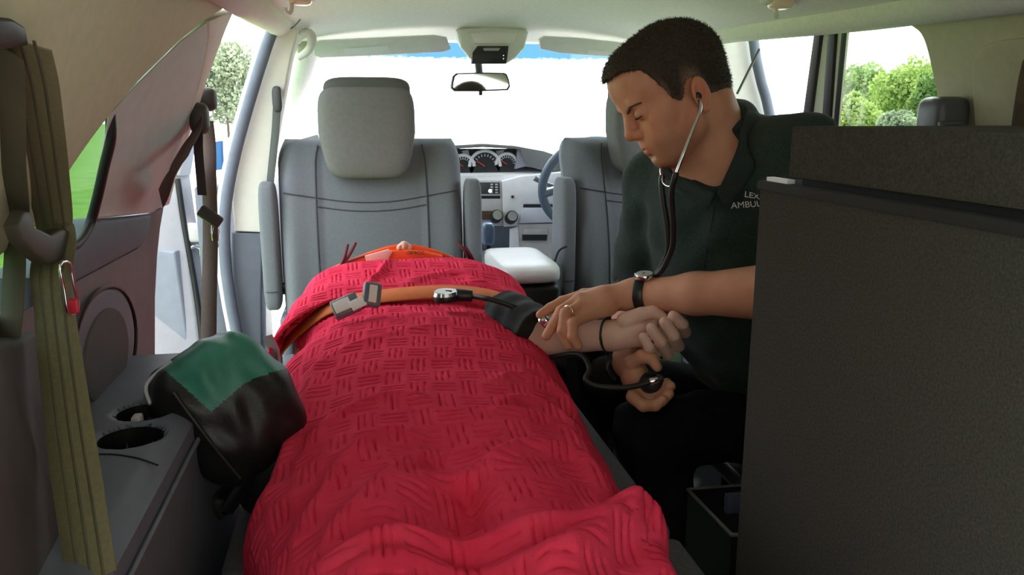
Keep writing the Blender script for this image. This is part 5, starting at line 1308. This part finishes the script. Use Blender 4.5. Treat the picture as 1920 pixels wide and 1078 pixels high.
# stool carrying him
stl = empty('stool', (0.95, 1.50, 0), 'low black seat carrying the crew member', 'stool')
box('stool_top', (0.96, 1.50, 0.205), (0.34, 0.34, 0.05), M_black, stl, bev=0.015, seg=3)
for sx in (-0.13, 0.13):
    for sy in (-0.13, 0.13): cyl('leg', (0.96 + sx, 1.50 + sy, 0.0), (0.96 + sx, 1.50 + sy, 0.19), 0.014, M_black, stl)
# ---- wrist watch
wt = empty('wrist_watch', LE + (LW_ - LE) * 0.965, 'silver wrist watch with black strap on the crew member wrist', 'watch')
wc = np.array(LE + (LW_ - LE) * 0.955); wax = (LW_ - LE) / np.linalg.norm(LW_ - LE)
wu = CU - wax * (CU @ wax); wu /= np.linalg.norm(wu); wv = np.cross(wax, wu)
tube('strap', [Vector(wc + wu * math.cos(a) * 0.0335 + wv * math.sin(a) * 0.0335) for a in np.linspace(0, 2 * math.pi, 33)[:-1]], 0, M_black, wt, closed=True, flat=(0.0045, 0.020), ref=None)
wd_ = (wu * 0.90 + CR * -0.05 - CF * 0.30); wd_ /= np.linalg.norm(wd_)
fc = wc + wd_ * 0.036
cyl('case', Vector(fc - wd_ * 0.003), Vector(fc + wd_ * 0.006), 0.0195, M_chrome, wt, seg=32, bev=0.0015)
cyl('dial', Vector(fc + wd_ * 0.0062), Vector(fc + wd_ * 0.0072), 0.0155, mat('watch_dial', (0.60, 0.60, 0.58), 0.3), wt, seg=32)
wx = np.cross(wd_, wax); tube('hand', [Vector(fc + wd_ * 0.0076), Vector(fc + wd_ * 0.0076 + wx * 0.011)], 0.0006, M_black, wt, seg=6); tube('hand', [Vector(fc + wd_ * 0.0076), Vector(fc + wd_ * 0.0076 + wax * 0.008)], 0.0006, M_black, wt, seg=6)
def ringobj(name, pa, pb, t, r, m, label, cat, group=None, w=0.0016):
    pa, pb = np.array(pa), np.array(pb); c = pa + (pb - pa) * t; d = (pb - pa) / np.linalg.norm(pb - pa)
    a = np.cross(d, [0, 0, 1.0]); a /= np.linalg.norm(a); b = np.cross(d, a)
    return tube(name, [Vector(c + a * math.cos(q) * r + b * math.sin(q) * r) for q in np.linspace(0, 2 * math.pi, 25)[:-1]], w, m, closed=True, seg=8, label=label, cat=cat, group=group)
M_gold = mat('gold', (0.85, 0.62, 0.38), 0.2, metal=1.0)
ringobj('finger_ring', kn[2], A(1060, 588, 1.402), 0.80, 0.0122, M_gold, 'gold ring on the crew member hand with the watch', 'ring', w=0.0022)
# ---- stethoscope
ste = empty('stethoscope', A(1262, 335, 1.33), 'stethoscope with chrome ear tubes and black hoses worn by the man', 'stethoscope')
e_l = h2w(-0.084, -0.004, -0.022)
def T(u, v, y): return P(u, v, Y=y)
tube('ear_tube', [Vector(e_l), T(1313, 194, 1.345), T(1311, 212, 1.335), T(1296, 250, 1.325), T(1280, 292, 1.318), T(1268, 326, 1.318)], 0.0032, M_chrome, ste, spl=6, seg=10)
superell('ear_tip', Vector(e_l), (0.008, 0.008, 0.008), 1, 1, M_rubber, ste, nu=16, nv=10)
e_r = h2w(0.084, -0.004, -0.022)
tube('ear_tube', [Vector(e_r), Vector(h2w(0.095, 0.02, -0.05)), T(1246, 290, 1.50), T(1240, 318, 1.42), T(1242, 332, 1.38)], 0.0032, M_chrome, ste, spl=6, seg=10)
superell('ear_tip', Vector(e_r), (0.008, 0.008, 0.008), 1, 1, M_rubber, ste, nu=16, nv=10)
tube('spring', [T(1242, 330, 1.375), T(1243, 342, 1.36), T(1252, 349, 1.345), T(1261, 346, 1.33), T(1267, 330, 1.318)], 0.0016, M_chrome, ste, spl=6, seg=8)
tube('hose', [T(1268, 324, 1.318), T(1264, 336, 1.318), T(1259, 365, 1.33), T(1262, 420, 1.345), T(1261, 460, 1.36), T(1250, 490, 1.38), T(1236, 512, 1.40), T(1200, 545, 1.47), T(1120, 585, 1.50), T(1050, 598, 1.48), T(1022, 602, 1.455)], 0.0055, M_rubber, ste, spl=6, seg=10)
tube('hose', [T(1242, 330, 1.38), T(1240, 345, 1.375), T(1244, 380, 1.37), T(1252, 430, 1.37), T(1252, 470, 1.38), T(1240, 500, 1.40), T(1222, 522, 1.43), T(1180, 552, 1.50)], 0.0055, M_rubber, ste, spl=6, seg=10)
cyl('chest_piece', T(1017, 606, 1.455), T(1028, 597, 1.45), 0.014, M_chrome, ste, bev=0.002)
# ================================================================ the patient
pat = empty('person', (0.11, 1.3, DZ), 'patient lying under the red blanket with one bare forearm held out', 'person')
pb = Sdf()
def A2(u, v, Y): return np.array(P(u, v, Y=Y))
# torso, head, legs under the cloth
pb.ell((0.115, 1.72, 0.515), (0.19, 0.26, 0.085)); pb.ell((0.105, 1.42, 0.50), (0.165, 0.20, 0.082), None, 0.05)
for s in (-1, 1):
    pb.cap((0.095 + s * 0.085, 1.30, 0.49), (0.085 + s * 0.085, 0.88, 0.485), 0.075, 0.056, 0.04); pb.cap((0.085 + s * 0.085, 0.88, 0.485), (0.08 + s * 0.09, 0.46, 0.465), 0.056, 0.040, 0.03)
    pb.ell((0.08 + s * 0.10, 0.42, 0.48), (0.035, 0.045, 0.055), None, 0.02)
NT = np.array(P(757.5, 451, Y=2.056))
hz_ = NT[2] - 0.125
pb.cap((0.118, 1.92, 0.50), (0.13, 2.08, 0.50), 0.055, 0.055, 0.03)
pb.ell((NT[0], NT[1] + 0.035, hz_), (0.075, 0.105, 0.095), None, 0.02)
pb.ell((NT[0], NT[1] - 0.012, hz_ - 0.010), (0.04, 0.035, 0.04), None, 0.02)
pb.cap((NT[0], NT[1] + 0.045, hz_ + 0.094), (NT[0], NT[1] + 0.000, NT[2] - 0.012), 0.009, 0.0115, 0.010)
for s in (-1, 1):
    pb.ell((NT[0] + s * 0.0115, NT[1] + 0.002, NT[2] - 0.019), (0.0090, 0.011, 0.0105), None, 0.005)
    pb.ell((NT[0] + s * 0.0075, NT[1] - 0.011, NT[2] - 0.017), (0.0036, 0.008, 0.0075), None, 0.001, 's')
# far arm lies along the body, near arm reaches out
pb.cap((-0.08, 1.86, 0.51), (-0.13, 1.58, 0.47), 0.05, 0.042, 0.03)
SH = np.array([0.30, 1.86, 0.53]); EL = np.array(A2(985, 628, 1.54)); WR = A2(1150, 629, 1.415)
pb.cap(SH, EL, 0.052, 0.044, 0.03); pb.cap(EL, EL + (WR - EL) * 0.35, 0.044, 0.041, 0.02); pb.cap(EL + (WR - EL) * 0.35, WR, 0.041, 0.0265, 0.02)
pc = A2(1198, 622, 1.40)
pb.cap(WR, A2(1182, 622, 1.402), 0.0255, 0.026, 0.02)
for q in ((1224, 598), (1222, 610), (1215, 624), (1206, 638)): pb.cap(A2(1178 + (q[0] - 1215) * 0.2, 622 + (q[1] - 618) * 0.4, 1.402), A2(*q, 1.392), 0.019, 0.0125, 0.012)
def pf(pts, r0, r1): pb.chain([A2(*p) for p in pts], list(np.linspace(r0, r1, len(pts))), 0.0022)
pf([(1236, 606, 1.402), (1284, 622, 1.378), (1280, 608, 1.352), (1263, 592, 1.352)], 0.0128, 0.0108)
pf([(1230, 622, 1.400), (1272, 648, 1.372), (1264, 630, 1.346), (1246, 604, 1.350)], 0.0128, 0.0106)
pf([(1222, 638, 1.398), (1252, 664, 1.368), (1240, 642, 1.344), (1221, 615, 1.350)], 0.0124, 0.0102)
pf([(1209, 648, 1.396), (1226, 668, 1.372), (1217, 652, 1.350), (1206, 632, 1.354)], 0.0112, 0.0092)
pf([(1172, 602, 1.396), (1202, 590, 1.388), (1226, 584, 1.380), (1244, 596, 1.372)], 0.0170, 0.0100)
link('body', pb.mesh('body', (-0.24, 0.34, 0.36), (0.62, 2.34, 0.74), 0.0030, 1), M_skin2, pat)
# wrist band and ring
wa = (WR - EL) / np.linalg.norm(WR - EL); wcx = EL + (WR - EL) * 0.93; ua = np.cross(wa, [0, 0, 1.0]); ua /= np.linalg.norm(ua); va = np.cross(wa, ua)
tube('wrist_band', [Vector(wcx + ua * math.cos(a) * 0.0305 + va * math.sin(a) * 0.0305) for a in np.linspace(0, 2 * math.pi, 33)[:-1]], 0, mat('band_dark_green', (0.012, 0.02, 0.014), 0.6), closed=True, flat=(0.004, 0.012), label='narrow dark band around the patient wrist', cat='wrist band')
ringobj('finger_ring', A2(1222, 638, 1.398), A2(1252, 664, 1.368), 0.90, 0.0134, M_gold, 'gold ring on the patient hand', 'ring', w=0.0018)
# ---- arm cuff with hoses and hand bulb
cf = empty('blood_pressure_cuff', Vector(EL), 'black blood pressure cuff wrapped around the patient arm', 'cuff')
ca, cb_ = np.array(A2(945, 588, 1.62)), np.array(A2(1012, 630, 1.49))
cs = Sdf().cap(ca, cb_, 0.056, 0.0525)
dd_ = (cb_ - ca) / np.linalg.norm(cb_ - ca)
cs.plane(cb_ - dd_ * 0.004, dd_); cs.plane(ca, -dd_)
cs.add(lambda p: 0.002 * np.sin(((p - ca) @ dd_) * 120) + 0.0015 * np.sin(p[:, 2] * 180), 0, 'd')
link('cuff_wrap', cs.mesh('cuff_wrap', np.minimum(ca, cb_) - 0.08, np.maximum(ca, cb_) + 0.08, 0.004, 1), mat('cuff_black', (0.006, 0.007, 0.007), 0.8, var=0.2, bump=0.4, bscale=500), cf)
tube('hose', [Vector(cb_) + Vector((0.01, -0.02, -0.04)), T(1085, 665, 1.42), T(1105, 690, 1.38), T(1098, 712, 1.36), T(1120, 724, 1.345), T(1165, 727, 1.338), T(1200, 722, 1.336), T(1222, 714, 1.335)], 0.0055, M_rubber, cf, spl=6, seg=10)
tube('hose', [T(1135, 655, 1.44), T(1144, 672, 1.40), T(1138, 690, 1.39), T(1152, 712, 1.39)], 0.0048, M_rubber, cf, spl=6, seg=10)
superell('hand_bulb', T(1222, 718, 1.362), (0.024, 0.024, 0.020), 0.9, 0.9, M_rubber, cf)
cyl('valve', T(1218, 716, 1.335), T(1234, 711, 1.333), 0.0065, M_chrome, cf, bev=0.001)
cyl('valve_knob', T(1234, 711, 1.333), T(1242, 708, 1.333), 0.008, M_rubber, cf, bev=0.001)

# glossy black case standing beyond the arm
bcs = empty('black_case', (0.47, 1.86, 0.0), 'glossy black rounded case beyond the outstretched arm', 'case')
superell('shell', (0.535, 1.86, 0.30), (0.075, 0.085, 0.215), 0.35, 0.5, mat('case_gloss_black', (0.012, 0.014, 0.018), 0.18), bcs)
tube('trim', [(0.47, 1.80, 0.475), (0.495, 1.785, 0.502), (0.535, 1.78, 0.51), (0.575, 1.785, 0.502)], 0.006, M_chrome, bcs, spl=5)  # chrome tube stands in for the highlight along the case top
# ================================================================ outside
def grass_mat():
    m = bpy.data.materials.new('grass'); m.use_nodes = True; nt = m.node_tree; b = nt.nodes['Principled BSDF']
    tc = nt.nodes.new('ShaderNodeTexCoord'); n = nt.nodes.new('ShaderNodeTexNoise'); n.inputs['Scale'].default_value = 1.7; n.inputs['Detail'].default_value = 8
    n.inputs['Roughness'].default_value = 0.7
    r = nt.nodes.new('ShaderNodeValToRGB'); r.color_ramp.elements[0].position = 0.3; r.color_ramp.elements[1].position = 0.7
    r.color_ramp.elements[0].color = (0.055, 0.145, 0.018, 1); r.color_ramp.elements[1].color = (0.13, 0.25, 0.035, 1)
    nt.links.new(tc.outputs['Object'], n.inputs['Vector']); nt.links.new(n.outputs['Fac'], r.inputs['Fac']); nt.links.new(r.outputs['Color'], b.inputs['Base Color'])
    b.inputs['Roughness'].default_value = 0.95; b.inputs['Specular IOR Level'].default_value = 0.1
    MATS['grass'] = m; return m
M_grass = grass_mat()
ZG = -0.50
V = []; Fc = []; n = 60
def gz(x, y):
    b = max(0.0, -(x + 0.32 * max(y, 0.0) + 3.0)); z = ZG + min(1.15, b * 0.05) * (1 if b > 0 else 0)
    return z
xs = np.concatenate([np.linspace(-120, -10, 12), np.linspace(-9, 9, 37), np.linspace(10, 120, 12)]); ys = np.concatenate([np.linspace(-40, -4, 8), np.linspace(-3, 14, 20), np.linspace(16, 160, 20)])
for y in ys:
    for x in xs: V.append((x, y, gz(x, y)))
W = len(xs)
for j in range(len(ys) - 1):
    for i in range(W - 1): a = j * W + i; Fc.append((a, a + 1, a + W + 1, a + W))
link('lawn', pydata('lawn', V, Fc), M_grass, label='bright green lawn around the car', kind='structure')
# pale paved strip beside the car and path by the hedge
M_pave = mat('pale_gravel', (0.66, 0.64, 0.62), 0.95, var=0.15, vscale=8)
prism('paving', [(-1.15, -2, ZG + 0.003), (1.7, -2, ZG + 0.003), (2.2, 3.4, ZG + 0.003), (30, 52, ZG + 0.003), (60, 155, ZG + 0.003), (-36, 155, ZG + 0.003), (-3.9, 14.2, ZG + 0.003), (-1.15, 3.4, ZG + 0.003)], (0, 0, 0.012), M_pave, label='pale gravel drive around and ahead of the car', kind='structure')
box('path', (27.0, 31.5, ZG + 0.01), (16.0, 1.4, 0.02), mat('path_pink', (0.46, 0.36, 0.33), 0.95, var=0.15, vscale=8), rot=R('Z', -24), label='pinkish garden path before the hedge', kind='structure')
def leafy(name, c, rad, n, m, parent, lean=0.0, seed=1, size=0.16):
    rng = np.random.default_rng(seed)
    # clumps on an ellipsoid, leaves scattered in each clump
    nc = 26; th = rng.uniform(0, 2 * math.pi, nc); zz = rng.uniform(-0.8, 1, nc); rr = np.sqrt(np.maximum(0, 1 - zz * zz)) * rng.uniform(0.55, 0.95, nc)
    cl = np.stack([rr * np.cos(th), rr * np.sin(th), zz * 0.9], 1) * np.array(rad) * 0.72
    cr = rng.uniform(0.25, 0.48, nc) * min(rad)
    V = []; Fc = []
    pick = rng.integers(0, nc, n)
    d = rng.normal(size=(n, 3)); d /= np.linalg.norm(d, axis=1)[:, None]
    pos = cl[pick] + d * (cr[pick] * rng.uniform(0.55, 1.0, n) ** 0.5)[:, None] + np.array(c)
    a = rng.normal(size=(n, 3)); a /= np.linalg.norm(a, axis=1)[:, None]; b = np.cross(a, d + 0.3 * rng.normal(size=(n, 3))); b /= np.linalg.norm(b, axis=1)[:, None] + 1e-9
    s = rng.uniform(0.5, 1.1, n)[:, None] * size
    q = np.stack([pos - a * s, pos + b * s * 0.55, pos + a * s, pos - b * s * 0.55], 1).reshape(-1, 3)
    me = bpy.data.meshes.new(name); me.from_pydata(q.tolist(), [], [(4 * i, 4 * i + 1, 4 * i + 2, 4 * i + 3) for i in range(n)]); me.update()
    o = link(name, me, m, parent); o['kind'] = 'stuff'
    return o
def leaf_mat(name, c1, c2):
    m = bpy.data.materials.new(name); m.use_nodes = True; nt = m.node_tree; nt.nodes.clear()
    o = nt.nodes.new('ShaderNodeOutputMaterial'); d = nt.nodes.new('ShaderNodeBsdfDiffuse'); t = nt.nodes.new('ShaderNodeBsdfTranslucent'); mx = nt.nodes.new('ShaderNodeMixShader'); mx.inputs[0].default_value = 0.5
    tc = nt.nodes.new('ShaderNodeTexCoord'); n = nt.nodes.new('ShaderNodeTexNoise'); n.inputs['Scale'].default_value = 1.6; n.inputs['Detail'].default_value = 5
    r = nt.nodes.new('ShaderNodeValToRGB'); r.color_ramp.elements[0].position = 0.35; r.color_ramp.elements[1].position = 0.65
    r.color_ramp.elements[0].color = (*c1, 1); r.color_ramp.elements[1].color = (*c2, 1)
    nt.links.new(tc.outputs['Object'], n.inputs['Vector']); nt.links.new(n.outputs['Fac'], r.inputs['Fac'])
    for s_ in (d, t): nt.links.new(r.outputs['Color'], s_.inputs['Color'])
    nt.links.new(d.outputs[0], mx.inputs[1]); nt.links.new(t.outputs[0], mx.inputs[2]); nt.links.new(mx.outputs[0], o.inputs[0])
    return m
M_l1 = leaf_mat('leaf_yellow_green', (0.24, 0.34, 0.10), (0.40, 0.48, 0.17)); M_l2 = leaf_mat('leaf_mid_green', (0.17, 0.26, 0.09), (0.30, 0.40, 0.14)); M_l3 = leaf_mat('leaf_grey_green', (0.24, 0.29, 0.20), (0.36, 0.41, 0.28))
M_bark = mat('bark', (0.10, 0.08, 0.06), 0.95, var=0.3, vscale=12)
def bush(u, v0, v1, wpx, dist, m, label, seed, cat='bush', n=9000):
    """bush whose foot stands on the lawn at distance dist; u centre pixel, v1 top pixel"""
    d = ray(u, 200); hl = math.hypot(d[0], d[1]); x, y = d[0] / hl * dist, d[1] / hl * dist
    k = dist / FPX * 0.97; z1 = 1.0 + (217 - v1) * k * 1.0; z0 = gz(x, y)
    t = empty('bush', (x, y, z0), label, cat, 'shrubs and trees beyond the lawn')
    H = z1 - z0; r = wpx * k / 2
    leafy('foliage', (x, y, z0 + H * 0.52), (r, r, H * 0.54), n, m, t, seed=seed, size=0.012 * dist * 0.26)
    bm = bmesh.new(); cyl_bm(bm, (x, y, z0 - 0.05), (x, y, z0 + H * 0.55), 0.10, 0.04, 8); link('trunk', from_bm(bm, 'trunk'), M_bark, t)
    return t
bush(1592, 240, 172, 110, 26, M_l1, 'low yellow green rounded bush seen through the right window', 1)
bush(1612, 240, 125, 130, 36, M_l2, 'taller mid green tree behind the yellow green bush', 2, 'tree')
bush(1712, 240, 118, 150, 31, M_l1, 'broad bright green tree beside the right quarter trim', 3, 'tree')
bush(1745, 240, 135, 90, 26, M_l2, 'mid green tree at the edge of the right window', 4, 'tree')
bush(1672, 240, 150, 70, 46, M_l3, 'distant grey green tree between two bright ones', 5, 'tree')
bush(1690, 240, 205, 90, 21.5, M_l3, 'low grey green shrub row by the path', 6)
bush(425, 140, 78, 150, 60, M_l3, 'pale green tree seen through the left door opening', 7, 'tree')
